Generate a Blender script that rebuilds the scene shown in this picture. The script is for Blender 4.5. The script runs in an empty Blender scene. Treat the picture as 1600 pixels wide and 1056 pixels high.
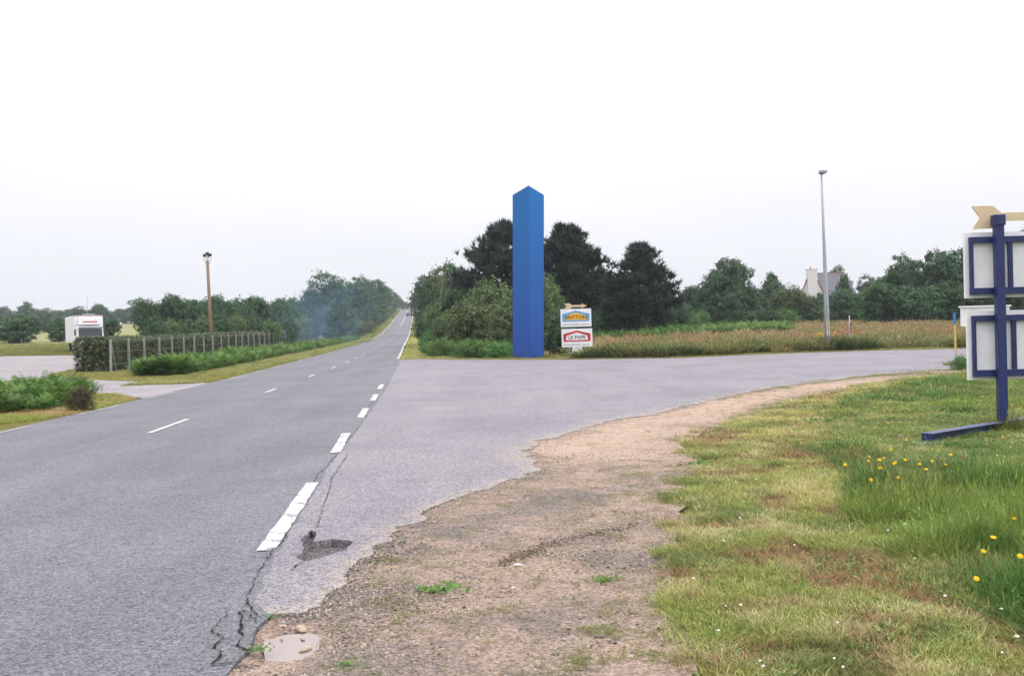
import bpy, math, random
import numpy as np
from mathutils import Vector, Matrix
from mathutils.geometry import delaunay_2d_cdt

S = bpy.context.scene
R = math.radians
rng = np.random.default_rng(7)
random.seed(7)

# ------------------------------------------------------------------ camera
FPX = 1555.0
EYE = np.array([0.0, 0.0, 1.7])
ROLL = math.atan(0.028); PITCH = math.atan(17.0 / FPX)
F_ = np.array([0, math.cos(PITCH), -math.sin(PITCH)])
R0 = np.array([1.0, 0, 0]); U0 = np.array([0, math.sin(PITCH), math.cos(PITCH)])
RX = math.cos(ROLL) * R0 - math.sin(ROLL) * U0
UX = math.sin(ROLL) * R0 + math.cos(ROLL) * U0
cam_d = bpy.data.cameras.new('camera'); cam = bpy.data.objects.new('camera', cam_d)
S.collection.objects.link(cam); S.camera = cam
cam_d.sensor_width = 36.0; cam_d.lens = 36.0 * FPX / 1600.0
cam_d.clip_start = 0.1; cam_d.clip_end = 6000
M = Matrix(((RX[0], UX[0], -F_[0], EYE[0]), (RX[1], UX[1], -F_[1], EYE[1]), (RX[2], UX[2], -F_[2], EYE[2]), (0, 0, 0, 1)))
cam.matrix_world = M

# ------------------------------------------------------------------ sky and sun
SUN_EL, SUN_AZ = 48.0, 108.0       # azimuth clockwise from +Y
w = bpy.data.worlds.new('World'); S.world = w; w.use_nodes = True
nt = w.node_tree; nt.nodes.clear()
out = nt.nodes.new('ShaderNodeOutputWorld'); bg = nt.nodes.new('ShaderNodeBackground')
sky = nt.nodes.new('ShaderNodeTexSky'); sky.sky_type = 'NISHITA'; sky.sun_disc = False
sky.sun_elevation = R(SUN_EL); sky.sun_rotation = R(SUN_AZ)
tc = nt.nodes.new('ShaderNodeTexCoord'); sx = nt.nodes.new('ShaderNodeSeparateXYZ')
nt.links.new(tc.outputs['Generated'], sx.inputs[0])
def wmath(op, a, b):
    n = nt.nodes.new('ShaderNodeMath'); n.operation = op
    for i, v in enumerate((a, b)):
        if isinstance(v, (int, float)): n.inputs[i].default_value = v
        else: nt.links.new(v, n.inputs[i])
    return n.outputs[0]
zc = wmath('MAXIMUM', sx.outputs['Z'], 0.0)
lum = wmath('ADD', wmath('ADD', wmath('MULTIPLY', zc, 10.0), wmath('MULTIPLY', wmath('MULTIPLY', zc, zc), 15.0)), 8.6)
cn = nt.nodes.new('ShaderNodeTexNoise'); cn.inputs['Scale'].default_value = 1.6; cn.inputs['Detail'].default_value = 4
mp = nt.nodes.new('ShaderNodeMapping'); mp.inputs['Scale'].default_value = (1, 1, 3.5)
nt.links.new(tc.outputs['Generated'], mp.inputs[0]); nt.links.new(mp.outputs[0], cn.inputs['Vector'])
lum = wmath('MULTIPLY', lum, wmath('ADD', wmath('MULTIPLY', cn.outputs[0], 0.3), 0.86))
comb = nt.nodes.new('ShaderNodeVectorMath'); comb.operation = 'SCALE'
comb.inputs[0].default_value = (0.985, 0.980, 1.035)
nt.links.new(lum, comb.inputs['Scale'])
mx = nt.nodes.new('ShaderNodeMix'); mx.data_type = 'RGBA'; mx.inputs['Factor'].default_value = 0.06
nt.links.new(comb.outputs[0], mx.inputs['A']); nt.links.new(sky.outputs[0], mx.inputs['B'])
nt.links.new(mx.outputs['Result'], bg.inputs[0]); bg.inputs[1].default_value = 0.1
nt.links.new(bg.outputs[0], out.inputs[0])
sd = bpy.data.lights.new('sun', 'SUN'); sun = bpy.data.objects.new('sun', sd); S.collection.objects.link(sun)
sd.energy = 1.5; sd.angle = R(14); sd.color = (1.0, 0.96, 0.9)
az = R(SUN_AZ); el = R(SUN_EL)
sdir = Vector((math.sin(az) * math.cos(el), math.cos(az) * math.cos(el), math.sin(el)))
sun.rotation_euler = sdir.to_track_quat('Z', 'Y').to_euler()
S.view_settings.view_transform = 'Standard'; S.view_settings.look = 'None'
S.view_settings.exposure = 0.0; S.view_settings.gamma = 1.0; S.view_settings.use_curve_mapping = False
S.render.engine = 'CYCLES'

# ------------------------------------------------------------------ terrain
A0 = math.atan((654 - 800) / FPX)
DX, DY = math.sin(A0), math.cos(A0)          # road direction; right vector (DY,-DX)
def uv(x, y): return x * DX + y * DY, x * DY - y * DX
def xy(u, v): return u * DX + v * DY, u * DY - v * DX
def prof(pts):
    t = np.arange(-80, 1700, 1.0); a = np.interp(t, [p[0] for p in pts], [p[1] for p in pts])
    k = np.ones(25) / 25; b = np.convolve(np.pad(a, 12, mode='edge'), k, 'valid')
    b = np.convolve(np.pad(b, 12, mode='edge'), k, 'valid')
    return lambda u: np.interp(u, t, b)
PR = prof([(-80, .5), (0, 0.0), (18, -.12), (37, -.26), (69, -.30), (120, -.34), (194, -.1), (240, .7), (350, 4.3), (450, 8.3), (544, 12.3), (575, 13.2), (640, 13.2), (1700, 10)])
PL = prof([(-80, .5), (0, 0.0), (18, -.12), (37, -.26), (69, -.26), (90, .25), (130, 1.3), (200, 2.3), (400, 6.8), (600, 9), (1700, 12)])
PT = prof([(-80, .5), (0, 0.0), (18, -.05), (30, -.15), (48, -.28), (60, -.2), (90, .35), (136, 1.0), (200, 2.0), (400, 5), (1700, 10)])
def sst(a, b, t):
    t = np.clip((t - a) / (b - a), 0, 1); return t * t * (3 - 2 * t)
def H(x, y):
    u, v = uv(np.asarray(x, float), np.asarray(y, float))
    wl = sst(-12, -32, v); wr = sst(3, 24, v)
    return PR(u) * (1 - wl - wr) + PL(u) * wl + PT(u) * wr
def ray(px, py):
    return F_ + (px - 800) / FPX * RX + (528 - py) / FPX * UX
def G(px, py, dz=0.0):
    d = ray(px, py); t = 2.0; pt = t
    f = lambda t: (EYE + d * t)[2] - float(H(*(EYE + d * t)[:2])) - dz
    while t < 1600 and f(t) > 0: pt = t; t *= 1.02
    a, b = pt, t
    for _ in range(30):
        m = (a + b) / 2
        if f(m) > 0: a = m
        else: b = m
    return (EYE + d * a)[:2]
def at(px, py, Y):
    d = ray(px, py); return EYE + d * (Y / d[1])
def gpoly(pts): return [tuple(G(*p)) for p in pts]

def vnoise(x, y, s, seed=0):
    x = np.asarray(x, float) * s + seed * 17.3; y = np.asarray(y, float) * s + seed * 9.1
    xi = np.floor(x); yi = np.floor(y); xf = x - xi; yf = y - yi
    def h(a, b):
        q = np.sin(a * 127.1 + b * 311.7 + seed * 74.7) * 43758.5453; return q - np.floor(q)
    xf = xf * xf * (3 - 2 * xf); yf = yf * yf * (3 - 2 * yf)
    return (h(xi, yi) * (1 - xf) + h(xi + 1, yi) * xf) * (1 - yf) + (h(xi, yi + 1) * (1 - xf) + h(xi + 1, yi + 1) * xf) * yf
def fbm(x, y, s, seed=0, o=4):
    r = 0; a = .5; t = 0
    for i in range(o): r = r + a * vnoise(x, y, s * 2 ** i, seed + i * 3); t += a; a *= .5
    return r / t
def inpoly(x, y, poly):
    x = np.asarray(x); y = np.asarray(y); c = np.zeros(x.shape, bool); n = len(poly)
    for i in range(n):
        x1, y1 = poly[i]; x2, y2 = poly[(i + 1) % n]
        k = ((y1 > y) != (y2 > y)) & (x < (x2 - x1) * (y - y1) / ((y2 - y1) if y2 != y1 else 1e-9) + x1)
        c ^= k
    return c
def jag(pts, amp, step, seed=0, closed=False):
    o = []; P = [np.array(p, float) for p in pts]; n = len(P); rr = np.random.default_rng(seed)
    for i in range(n if closed else n - 1):
        a, b = P[i], P[(i + 1) % n]; L = np.linalg.norm(b - a); k = max(1, int(L / step)); nrm = np.array([-(b - a)[1], (b - a)[0]]) / (L + 1e-9)
        for j in range(k):
            q = a + (b - a) * j / k; o.append(tuple(q + nrm * rr.normal(0, amp) * (1 if j else .3)))
    if not closed: o.append(tuple(P[-1]))
    return o

# ------------------------------------------------------------------ materials
def newmat(name):
    m = bpy.data.materials.new(name); m.use_nodes = True; t = m.node_tree; t.nodes.clear()
    o = t.nodes.new('ShaderNodeOutputMaterial'); b = t.nodes.new('ShaderNodeBsdfPrincipled'); t.links.new(b.outputs[0], o.inputs[0])
    b.inputs['Roughness'].default_value = .8; b.inputs['Specular IOR Level'].default_value = .3
    return m, t, b, o
class NB:
    def __init__(s, t): s.t = t
    def n(s, k, **kw):
        x = s.t.nodes.new(k)
        for a, v in kw.items(): setattr(x, a, v)
        return x
    def set(s, sock, v):
        if hasattr(v, 'is_output'): s.t.links.new(v, sock)
        else: sock.default_value = v
    def math(s, op, a, b=0.0, clamp=False):
        x = s.n('ShaderNodeMath', operation=op, use_clamp=clamp); s.set(x.inputs[0], a); s.set(x.inputs[1], b); return x.outputs[0]
    def mix(s, f, a, b, mode='MIX'):
        x = s.n('ShaderNodeMix', data_type='RGBA', blend_type=mode); s.set(x.inputs['Factor'], f)
        s.set(x.inputs['A'], a if hasattr(a, 'is_output') else (*a, 1)); s.set(x.inputs['B'], b if hasattr(b, 'is_output') else (*b, 1)); return x.outputs['Result']
    def pos(s, scale=(1, 1, 1), rot=0.0):
        g = s.n('ShaderNodeNewGeometry'); m = s.n('ShaderNodeMapping'); m.inputs['Scale'].default_value = scale; m.inputs['Rotation'].default_value = (0, 0, rot)
        s.t.links.new(g.outputs['Position'], m.inputs[0]); return m.outputs[0]
    def noise(s, vec, scale, detail=4, rough=.55, dist=0.0):
        x = s.n('ShaderNodeTexNoise'); s.set(x.inputs['Vector'], vec); x.inputs['Scale'].default_value = scale; x.inputs['Detail'].default_value = detail
        x.inputs['Roughness'].default_value = rough; x.inputs['Distortion'].default_value = dist; return x.outputs[0]
    def vor(s, vec, scale, feat='F1', out=0):
        x = s.n('ShaderNodeTexVoronoi', feature=feat); s.set(x.inputs['Vector'], vec); x.inputs['Scale'].default_value = scale; return x.outputs[out]
    def ramp(s, f, lo, hi):
        x = s.n('ShaderNodeMapRange', clamp=True); s.set(x.inputs[0], f); x.inputs[1].default_value = lo; x.inputs[2].default_value = hi; return x.outputs[0]
    def bump(s, h, strength, dist):
        x = s.n('ShaderNodeBump'); s.set(x.inputs['Height'], h); x.inputs['Strength'].default_value = strength; x.inputs['Distance'].default_value = dist; return x.outputs[0]
def paint(name, col, rough=.5, spec=.4, var=.06, metal=0.0, scale=6.0):
    m, t, b, o = newmat(name); n = NB(t); v = n.noise(n.pos(), scale, 6, .65)
    c = n.mix(n.ramp(v, .3, .75), [max(0, q * (1 - var * 2)) for q in col], [min(1, q * (1 + var)) for q in col])
    t.links.new(c, b.inputs['Base Color']); b.inputs['Roughness'].default_value = rough; b.inputs['Specular IOR Level'].default_value = spec; b.inputs['Metallic'].default_value = metal
    return m
def asphalt(name, ca, cb, stain=.25, sand=False):
    m, t, b, o = newmat(name); n = NB(t)
    p = n.pos(); pr = n.pos((1, .12, 1), -A0 if False else 0.0936)
    big = n.noise(p, .3, 6, .65, .5); streak = n.noise(pr, .9, 5, .6); fine = n.noise(p, 60, 3, .8); agg = n.vor(p, 85, 'F1', 1)
    mid = n.noise(p, 3.0, 6, .7)
    sa = n.n('ShaderNodeSeparateColor'); t.links.new(agg, sa.inputs[0])
    c = n.mix(n.ramp(big, .35, .68), ca, cb)
    c = n.mix(n.math('MULTIPLY', n.ramp(streak, .42, .75), stain), c, [q * .72 for q in ca])
    c = n.mix(n.math('MULTIPLY', n.ramp(mid, .45, .8), .35), c, [q * .8 for q in ca])
    dp = n.n('ShaderNodeVectorMath', operation='DOT_PRODUCT'); t.links.new(p, dp.inputs[0]); dp.inputs[1].default_value = (DY, -DX, 0)
    trk = n.math('COSINE', n.math('MULTIPLY', n.math('ADD', dp.outputs['Value'], 2.35), 3.55)); tf = n.math('MULTIPLY', n.math('ADD', n.math('MULTIPLY', trk, .5), .5), n.ramp(streak, .3, .65))
    c = n.mix(n.math('MULTIPLY', tf, 0.0 if sand else .3), c, [q * .7 for q in ca])
    g = n.math('ADD', n.math('ADD', n.math('MULTIPLY', sa.outputs[0], .65), n.math('MULTIPLY', fine, .9)), n.math('MULTIPLY', n.math('SUBTRACT', n.noise(p, 17, 4, .8), .5), .9))
    gg = n.math('MAXIMUM', n.math('ADD', n.math('MULTIPLY', n.math('SUBTRACT', g, .78), 1.7), 1.0), .2)
    if sand:
        at_ = n.n('ShaderNodeAttribute', attribute_name='tone'); f_ = n.ramp(n.math('ADD', at_.outputs['Fac'], n.math('MULTIPLY', n.math('SUBTRACT', n.noise(p, 5, 6, .7), .5), 1.2)), .3, .95); c = n.mix(n.math('MULTIPLY', f_, .6), c, (.30, .25, .21))
    x = n.n('ShaderNodeVectorMath', operation='SCALE'); t.links.new(c, x.inputs[0]); t.links.new(gg, x.inputs['Scale'])
    t.links.new(x.outputs[0], b.inputs['Base Color'])
    t.links.new(n.bump(g, .5, .006), b.inputs['Normal']); b.inputs['Roughness'].default_value = .75
    return m
M_road = asphalt('road asphalt', (.118, .117, .130), (.160, .158, .172), .35)
M_apron = asphalt('junction asphalt', (.17, .16, .178), (.232, .212, .225), .4, True)
M_lot = asphalt('lot asphalt', (.22, .20, .205), (.30, .27, .27), .5)
M_dark = asphalt('broken asphalt base', (.10, .095, .095), (.16, .15, .14))
def mk_dirt():
    m, t, b, o = newmat('gravel and sandy earth'); n = NB(t); p = n.pos()
    big = n.noise(p, .55, 6, .65); mid = n.noise(p, 3.2, 7, .7); fine = n.noise(p, 40, 4, .8); sm = n.noise(p, .22, 3, .5)
    at_ = n.n('ShaderNodeAttribute', attribute_name='tone'); c = n.mix(n.ramp(big, .36, .62), (.32, .24, .195), (.42, .31, .245)); c = n.mix(n.math('MULTIPLY', at_.outputs['Fac'], .7), c, (.54, .395, .30))
    c = n.mix(n.math('MULTIPLY', n.ramp(n.noise(p, .8, 6, .65, .4), .48, .64), n.math('SUBTRACT', 1.0, at_.outputs['Fac'])), c, (.20, .17, .155))
    c = n.mix(n.math('MULTIPLY', n.ramp(mid, .5, .75), .55), c, (.14, .105, .078))
    c = n.mix(n.math('MULTIPLY', n.ramp(n.noise(p, 1.6, 6, .7), .56, .7), .5), c, (.2, .19, .09))
    vo = n.vor(p, 55, 'F1', 1); sa = n.n('ShaderNodeSeparateColor'); t.links.new(vo, sa.inputs[0])
    gr = n.math('ADD', n.math('MULTIPLY', sa.outputs[0], .5), n.math('MULTIPLY', fine, 1.1))
    x = n.n('ShaderNodeVectorMath', operation='SCALE'); t.links.new(c, x.inputs[0]); t.links.new(n.math('MAXIMUM', n.math('ADD', n.math('MULTIPLY', n.math('SUBTRACT', gr, .8), 1.5), 1.0), .25), x.inputs['Scale'])
    t.links.new(x.outputs[0], b.inputs['Base Color']); b.inputs['Roughness'].default_value = .95; b.inputs['Specular IOR Level'].default_value = .15
    t.links.new(n.bump(n.math('ADD', n.math('MULTIPLY', mid, 1.5), gr), .9, .035), b.inputs['Normal'])
    return m
M_dirt = mk_dirt()
def mk_ground(name, a, bcol, cc, s1=.35):
    m, t, b, o = newmat(name); n = NB(t); p = n.pos()
    c = n.mix(n.ramp(n.noise(p, s1, 6, .65), .35, .65), a, bcol)
    c = n.mix(n.math('MULTIPLY', n.ramp(n.noise(p, s1 * 5, 6, .7), .5, .7), .7), c, cc)
    f = n.noise(p, 14, 5, .8); x = n.n('ShaderNodeVectorMath', operation='SCALE'); t.links.new(c, x.inputs[0]); t.links.new(n.math('ADD', n.math('MULTIPLY', f, 1.1), .45), x.inputs['Scale'])
    t.links.new(x.outputs[0], b.inputs['Base Color']); b.inputs['Roughness'].default_value = 1; b.inputs['Specular IOR Level'].default_value = .05
    t.links.new(n.bump(f, .8, .05), b.inputs['Normal'])
    return m
M_ground = mk_ground('turf and soil', (.13, .13, .035), (.17, .15, .05), (.12, .085, .045))
M_field = mk_ground('dry grass field', (.25, .235, .11), (.2, .22, .09), (.17, .15, .08), .12)
M_meadow = mk_ground('meadow soil', (.1, .1, .03), (.17, .11, .05), (.08, .08, .03))
M_white = paint('road paint', (.62, .62, .6), .7, .2, .16, scale=9)
def worn(m):
    t = m.node_tree; n = NB(t); o = [x for x in t.nodes if x.type == 'OUTPUT_MATERIAL'][0]; b = [x for x in t.nodes if x.type == 'BSDF_PRINCIPLED'][0]
    f = n.math('ADD', n.math('MULTIPLY', n.noise(n.pos(), 6, 4, .7), .45), n.math('MULTIPLY', n.noise(n.pos(), 70, 5, .9), .6)); tr = n.n('ShaderNodeBsdfTransparent'); ms = n.n('ShaderNodeMixShader')
    t.links.new(n.ramp(f, .44, .52), ms.inputs[0]); t.links.new(tr.outputs[0], ms.inputs[1]); t.links.new(b.outputs[0], ms.inputs[2]); t.links.new(ms.outputs[0], o.inputs[0])
worn(M_white)
M_faded = paint('faded road paint', (.36, .35, .35), .7, .2, .16, scale=9)
worn(M_faded)
M_panelw = paint('white panel', (.8, .8, .82), .5, .4, .04)
M_blue = paint('dark blue steel', (.018, .028, .12), .4, .45, .12)
M_tan = paint('tan board', (.64, .51, .34), .6, .3, .05)
M_steel = paint('galvanised steel', (.33, .34, .38), .5, .5, .08)
M_conc = paint('weathered concrete', (.29, .30, .28), .9, .2, .16, scale=9)
M_wood = paint('weathered wood pole', (.25, .185, .12), .85, .2, .2, scale=12)
M_black = paint('black plastic', (.02, .02, .022), .5, .4)
M_lampd = paint('dark lamp housing', (.06, .05, .055), .5, .4)
M_glass = paint('dark window glass', (.03, .035, .045), .12, .6)
M_yel = paint('yellow plastic', (.55, .42, .10), .5, .4)
M_cyan = paint('blue plastic cap', (.04, .16, .42), .5, .4)
M_red = paint('red print', (.52, .012, .03), .5, .4)
M_sky = paint('light blue print', (.07, .36, .68), .5, .4)
M_gold = paint('golden yellow print', (.80, .44, .03), .5, .4)
M_brown = paint('dark brown print', (.07, .015, .012), .5, .4)
M_ink = paint('dark grey print', (.06, .05, .06), .5, .4)
M_grayink = paint('pale grey print', (.35, .34, .42), .5, .4)
M_render = paint('white rendered wall', (.66, .63, .65), .9, .2, .06)
M_slate = paint('slate roof', (.13, .13, .155), .6, .4, .2, scale=3)
M_ridge = paint('ridge tile', (.2, .1, .07), .8, .2)
M_clay = paint('clay pot', (.5, .12, .06), .8, .2)
M_bark = paint('bark', (.10, .08, .06), .95, .1, .3, scale=8)
M_pbark = paint('pale bark', (.3, .28, .24), .95, .1, .2, scale=8)
M_twig = paint('hedge twigs', (.075, .05, .035), 1, .05, .4, scale=5)
M_stone = paint('tan stone', (.40, .31, .23), .9, .2, .2, scale=20)
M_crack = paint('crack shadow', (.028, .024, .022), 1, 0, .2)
def mk_water():
    m, t, b, o = newmat('muddy puddle water'); n = NB(t)
    c = n.mix(n.noise(n.pos(), 5, 3), (.20, .155, .135), (.30, .24, .21)); t.links.new(c, b.inputs['Base Color'])
    b.inputs['Roughness'].default_value = .1; b.inputs['Specular IOR Level'].default_value = .6
    return m
M_water = mk_water()
def leafmat(name, dark, light, trans=.25, hue=.02, objvar=.35):
    m, t, b, o = newmat(name); n = NB(t)
    a = n.n('ShaderNodeAttribute', attribute_name='tone'); oi = n.n('ShaderNodeObjectInfo')
    c = n.mix(a.outputs['Fac'], dark, light)
    hs = n.n('ShaderNodeHueSaturation'); t.links.new(c, hs.inputs['Color'])
    t.links.new(n.math('ADD', n.math('MULTIPLY', oi.outputs['Random'], 2 * hue), .5 - hue), hs.inputs['Hue'])
    t.links.new(n.math('ADD', n.math('MULTIPLY', oi.outputs['Random'], objvar), 1 - objvar / 2), hs.inputs['Value'])
    t.links.new(hs.outputs[0], b.inputs['Base Color']); b.inputs['Roughness'].default_value = .6; b.inputs['Specular IOR Level'].default_value = .25
    tr = n.n('ShaderNodeBsdfTranslucent'); t.links.new(hs.outputs[0], tr.inputs[0]); ms = n.n('ShaderNodeMixShader'); ms.inputs[0].default_value = trans
    t.links.new(b.outputs[0], ms.inputs[1]); t.links.new(tr.outputs[0], ms.inputs[2]); t.links.new(ms.outputs[0], o.inputs[0])
    return m
M_leaf = leafmat('oak and ash leaves', (.028, .066, .030), (.095, .175, .070))
M_leafb = leafmat('gorse and willow leaves', (.055, .092, .034), (.165, .225, .082))
M_leafg = leafmat('bright bramble leaves', (.045, .11, .03), (.16, .30, .075))
M_needle = leafmat('pine needles', (.017, .028, .024), (.058, .082, .056), .08)
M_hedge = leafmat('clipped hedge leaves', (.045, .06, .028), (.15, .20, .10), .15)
M_fern = leafmat('bracken fronds', (.03, .08, .016), (.17, .29, .06), .25, .015, .3)
def tintmat(name, trans=.3):
    m, t, b, o = newmat(name); n = NB(t)
    a = n.n('ShaderNodeAttribute', attribute_name='tone'); ti = n.n('ShaderNodeAttribute', attribute_name='tint', attribute_type='INSTANCER')
    x = n.n('ShaderNodeVectorMath', operation='SCALE'); t.links.new(ti.outputs['Vector'], x.inputs[0]); t.links.new(n.math('ADD', n.math('MULTIPLY', a.outputs['Fac'], .9), .5), x.inputs['Scale'])
    t.links.new(x.outputs[0], b.inputs['Base Color']); b.inputs['Roughness'].default_value = .6; b.inputs['Specular IOR Level'].default_value = .2
    tr = n.n('ShaderNodeBsdfTranslucent'); t.links.new(x.outputs[0], tr.inputs[0]); ms = n.n('ShaderNodeMixShader'); ms.inputs[0].default_value = trans
    t.links.new(b.outputs[0], ms.inputs[1]); t.links.new(tr.outputs[0], ms.inputs[2]); t.links.new(ms.outputs[0], o.inputs[0])
    return m
M_grass = tintmat('grass blades'); M_seed = tintmat('seed heads', .1); M_pebble = tintmat('pebbles', 0.0)

# ------------------------------------------------------------------ object helpers
def link(o, parent=None):
    S.collection.objects.link(o)
    if parent is not None: o.parent = parent
    return o
def tag(o, label=None, cat=None, group=None, kind=None):
    if label: o['label'] = label
    if cat: o['category'] = cat
    if group: o['group'] = group
    if kind: o['kind'] = kind
    return o
def empty(name, loc, rz=0, label=None, cat=None, group=None):
    o = bpy.data.objects.new(name, None); o.location = loc; o.rotation_euler = (0, 0, rz); o.empty_display_size = .2
    link(o); return tag(o, label, cat, group)
def mesh(name, V, Fc, mats, tone=None, smooth=False, mi=None):
    me = bpy.data.meshes.new(name); V = np.asarray(V, float)
    if isinstance(Fc, np.ndarray):
        k = Fc.shape[1]; me.vertices.add(len(V)); me.vertices.foreach_set('co', V.ravel())
        me.loops.add(Fc.size); me.loops.foreach_set('vertex_index', Fc.ravel().astype(np.int32))
        me.polygons.add(len(Fc)); me.polygons.foreach_set('loop_start', np.arange(0, Fc.size, k, dtype=np.int32)); me.polygons.foreach_set('loop_total', np.full(len(Fc), k, dtype=np.int32))
        me.update(calc_edges=True)
    else:
        me.from_pydata([tuple(v) for v in V], [], [tuple(int(i) for i in f) for f in Fc]); me.update()
    for m in (mats if isinstance(mats, (list, tuple)) else [mats]): me.materials.append(m)
    if tone is not None:
        a = me.attributes.new('tone', 'FLOAT', 'POINT'); a.data.foreach_set('value', np.asarray(tone, np.float32))
    if mi is not None: me.polygons.foreach_set('material_index', np.asarray(mi, np.int32))
    if smooth: me.polygons.foreach_set('use_smooth', np.ones(len(me.polygons), bool))
    return me
def obj(name, me, parent=None, loc=None):
    o = bpy.data.objects.new(name, me); link(o, parent)
    if loc is not None: o.location = loc
    return o
class MB:
    def __init__(s): s.V = []; s.F = []
    def add(s, V, Fc):
        b = len(s.V); s.V += [tuple(map(float, v)) for v in V]; s.F += [tuple(i + b for i in f) for f in Fc]; return s
    def box(s, c, d, rz=0.0):
        hx, hy, hz = d[0] / 2, d[1] / 2, d[2] / 2; cs, sn = math.cos(rz), math.sin(rz); V = []
        for z in (-hz, hz):
            for x, y in ((-hx, -hy), (hx, -hy), (hx, hy), (-hx, hy)): V.append((c[0] + x * cs - y * sn, c[1] + x * sn + y * cs, c[2] + z))
        return s.add(V, [(3, 2, 1, 0), (4, 5, 6, 7), (0, 1, 5, 4), (1, 2, 6, 5), (2, 3, 7, 6), (3, 0, 4, 7)])
    def tube(s, pts, rad, n=8, cap=True):
        P = [Vector(p) for p in pts]; V = []; k = len(P); rad = rad if hasattr(rad, '__len__') else [rad] * k
        for i in range(k):
            t = (P[min(i + 1, k - 1)] - P[max(i - 1, 0)]).normalized(); a = t.orthogonal().normalized() if i == 0 else (a - t * a.dot(t)).normalized(); b = t.cross(a)
            for j in range(n):
                th = 2 * math.pi * j / n; V.append(P[i] + (a * math.cos(th) + b * math.sin(th)) * rad[i])
        Fc = [(i * n + j, i * n + (j + 1) % n, (i + 1) * n + (j + 1) % n, (i + 1) * n + j) for i in range(k - 1) for j in range(n)]
        if cap: Fc += [tuple(range(n - 1, -1, -1)), tuple((k - 1) * n + j for j in range(n))]
        return s.add(V, Fc)
    def prism(s, poly, y0, y1):     # polygon in x,z extruded along y
        n = len(poly); V = [(p[0], y0, p[1]) for p in poly] + [(p[0], y1, p[1]) for p in poly]
        return s.add(V, [tuple(range(n)), tuple(range(2 * n - 1, n - 1, -1))] + [(i, i + n, (i + 1) % n + n, (i + 1) % n) for i in range(n)])
    def build(s, name, mat, parent=None, smooth=False, bevel=0.0):
        me = mesh(name, s.V, s.F, mat, smooth=smooth); o = obj(name, me, parent)
        if bevel:
            b = o.modifiers.new('bevel', 'BEVEL'); b.width = bevel; b.segments = 2; b.limit_method = 'ANGLE'
        return o
PUD = G(458, 1008); PUD2 = G(412, 1000)
def bowl(x, y): return .055 * np.exp(-(((x - PUD[0]) / .19) ** 2 + ((y - PUD[1]) / .34) ** 2)) + .06 * np.exp(-(((x - PUD2[0]) / .09) ** 2 + ((y - PUD2[1]) / .26) ** 2))
def sheet(name, poly, mat, dz=.03, step=1.0, skirt=.06, holes=(), grow=0.0004, wob=0.0, parent=None, kind='structure', tone=None, near=None):
    poly = [tuple(p) for p in poly]; P = np.array(poly); lo = P.min(0); hi = P.max(0)
    pts = []
    # interior points, spacing growing with distance
    bands = [(0, 12, near or step), (12, 40, max(step, .8)), (40, 120, max(step, 3)), (120, 400, 9), (400, 1700, 30)]
    for a, b, st in bands:
        xs = np.arange(max(lo[0], -b), min(hi[0], b), st); ys = np.arange(max(lo[1], -b), min(hi[1], b), st)
        if len(xs) == 0 or len(ys) == 0 or len(xs) * len(ys) > 400000: continue
        X, Y = np.meshgrid(xs, ys); X = X.ravel() + rng.uniform(-.25, .25, X.size) * st; Y = Y.ravel() + rng.uniform(-.25, .25, X.size) * st
        r = np.hypot(X, Y); k = (r >= a) & (r < b); X, Y = X[k], Y[k]; k = inpoly(X, Y, poly)
        pts += list(zip(X[k], Y[k]))
    n = len(poly); verts = [Vector(p) for p in poly]; edges = [(i, (i + 1) % n) for i in range(n)]
    for h in holes:
        b = len(verts); verts += [Vector(p) for p in h]; edges += [(b + i, b + (i + 1) % len(h)) for i in range(len(h))]
    verts += [Vector((float(p[0]), float(p[1]))) for p in pts]
    vo, eo, fo, _, _, _ = delaunay_2d_cdt(verts, edges, [list(range(n))], 1, 1e-5)
    V2 = np.array([(v.x, v.y) for v in vo]); T = np.array([f for f in fo if len(f) == 3])
    c = V2[T].mean(1); keep = inpoly(c[:, 0], c[:, 1], poly)
    for h in holes: keep &= ~inpoly(c[:, 0], c[:, 1], [tuple(q) for q in h])
    T = T[keep]; d = np.hypot(V2[:, 0], V2[:, 1]); z = H(V2[:, 0], V2[:, 1]) + dz + grow * d
    if wob: z = z + (fbm(V2[:, 0], V2[:, 1], 2.2, 5) - .5) * wob - bowl(V2[:, 0], V2[:, 1])
    V = np.column_stack([V2, z]); Fc = [tuple(t) for t in T]
    # orient up
    a, b_, c_ = V[T[:, 0]], V[T[:, 1]], V[T[:, 2]]; nz = np.cross(b_ - a, c_ - a)[:, 2]
    T[nz < 0] = T[nz < 0][:, ::-1]; Fc = [tuple(t) for t in T]
    if skirt:
        from collections import Counter
        es = {}
        for t in Fc:
            for i in range(3):
                e = (t[i], t[(i + 1) % 3]); k = (min(e), max(e)); es.setdefault(k, []).append(e)
        V = list(map(tuple, V)); low = {}
        for k, l in es.items():
            if len(l) == 1:
                i, j = l[0]
                for q in (i, j):
                    if q not in low: low[q] = len(V); V.append((V[q][0], V[q][1], V[q][2] - skirt))
                Fc.append((j, i, low[i], low[j]))
    tn = None
    if tone is not None:
        VV = np.array(V); tn = tone(VV[:, 0], VV[:, 1])
    o = obj(name, mesh(name, V, Fc, mat, tone=tn), parent)
    if kind: o['kind'] = kind
    return o
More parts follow.
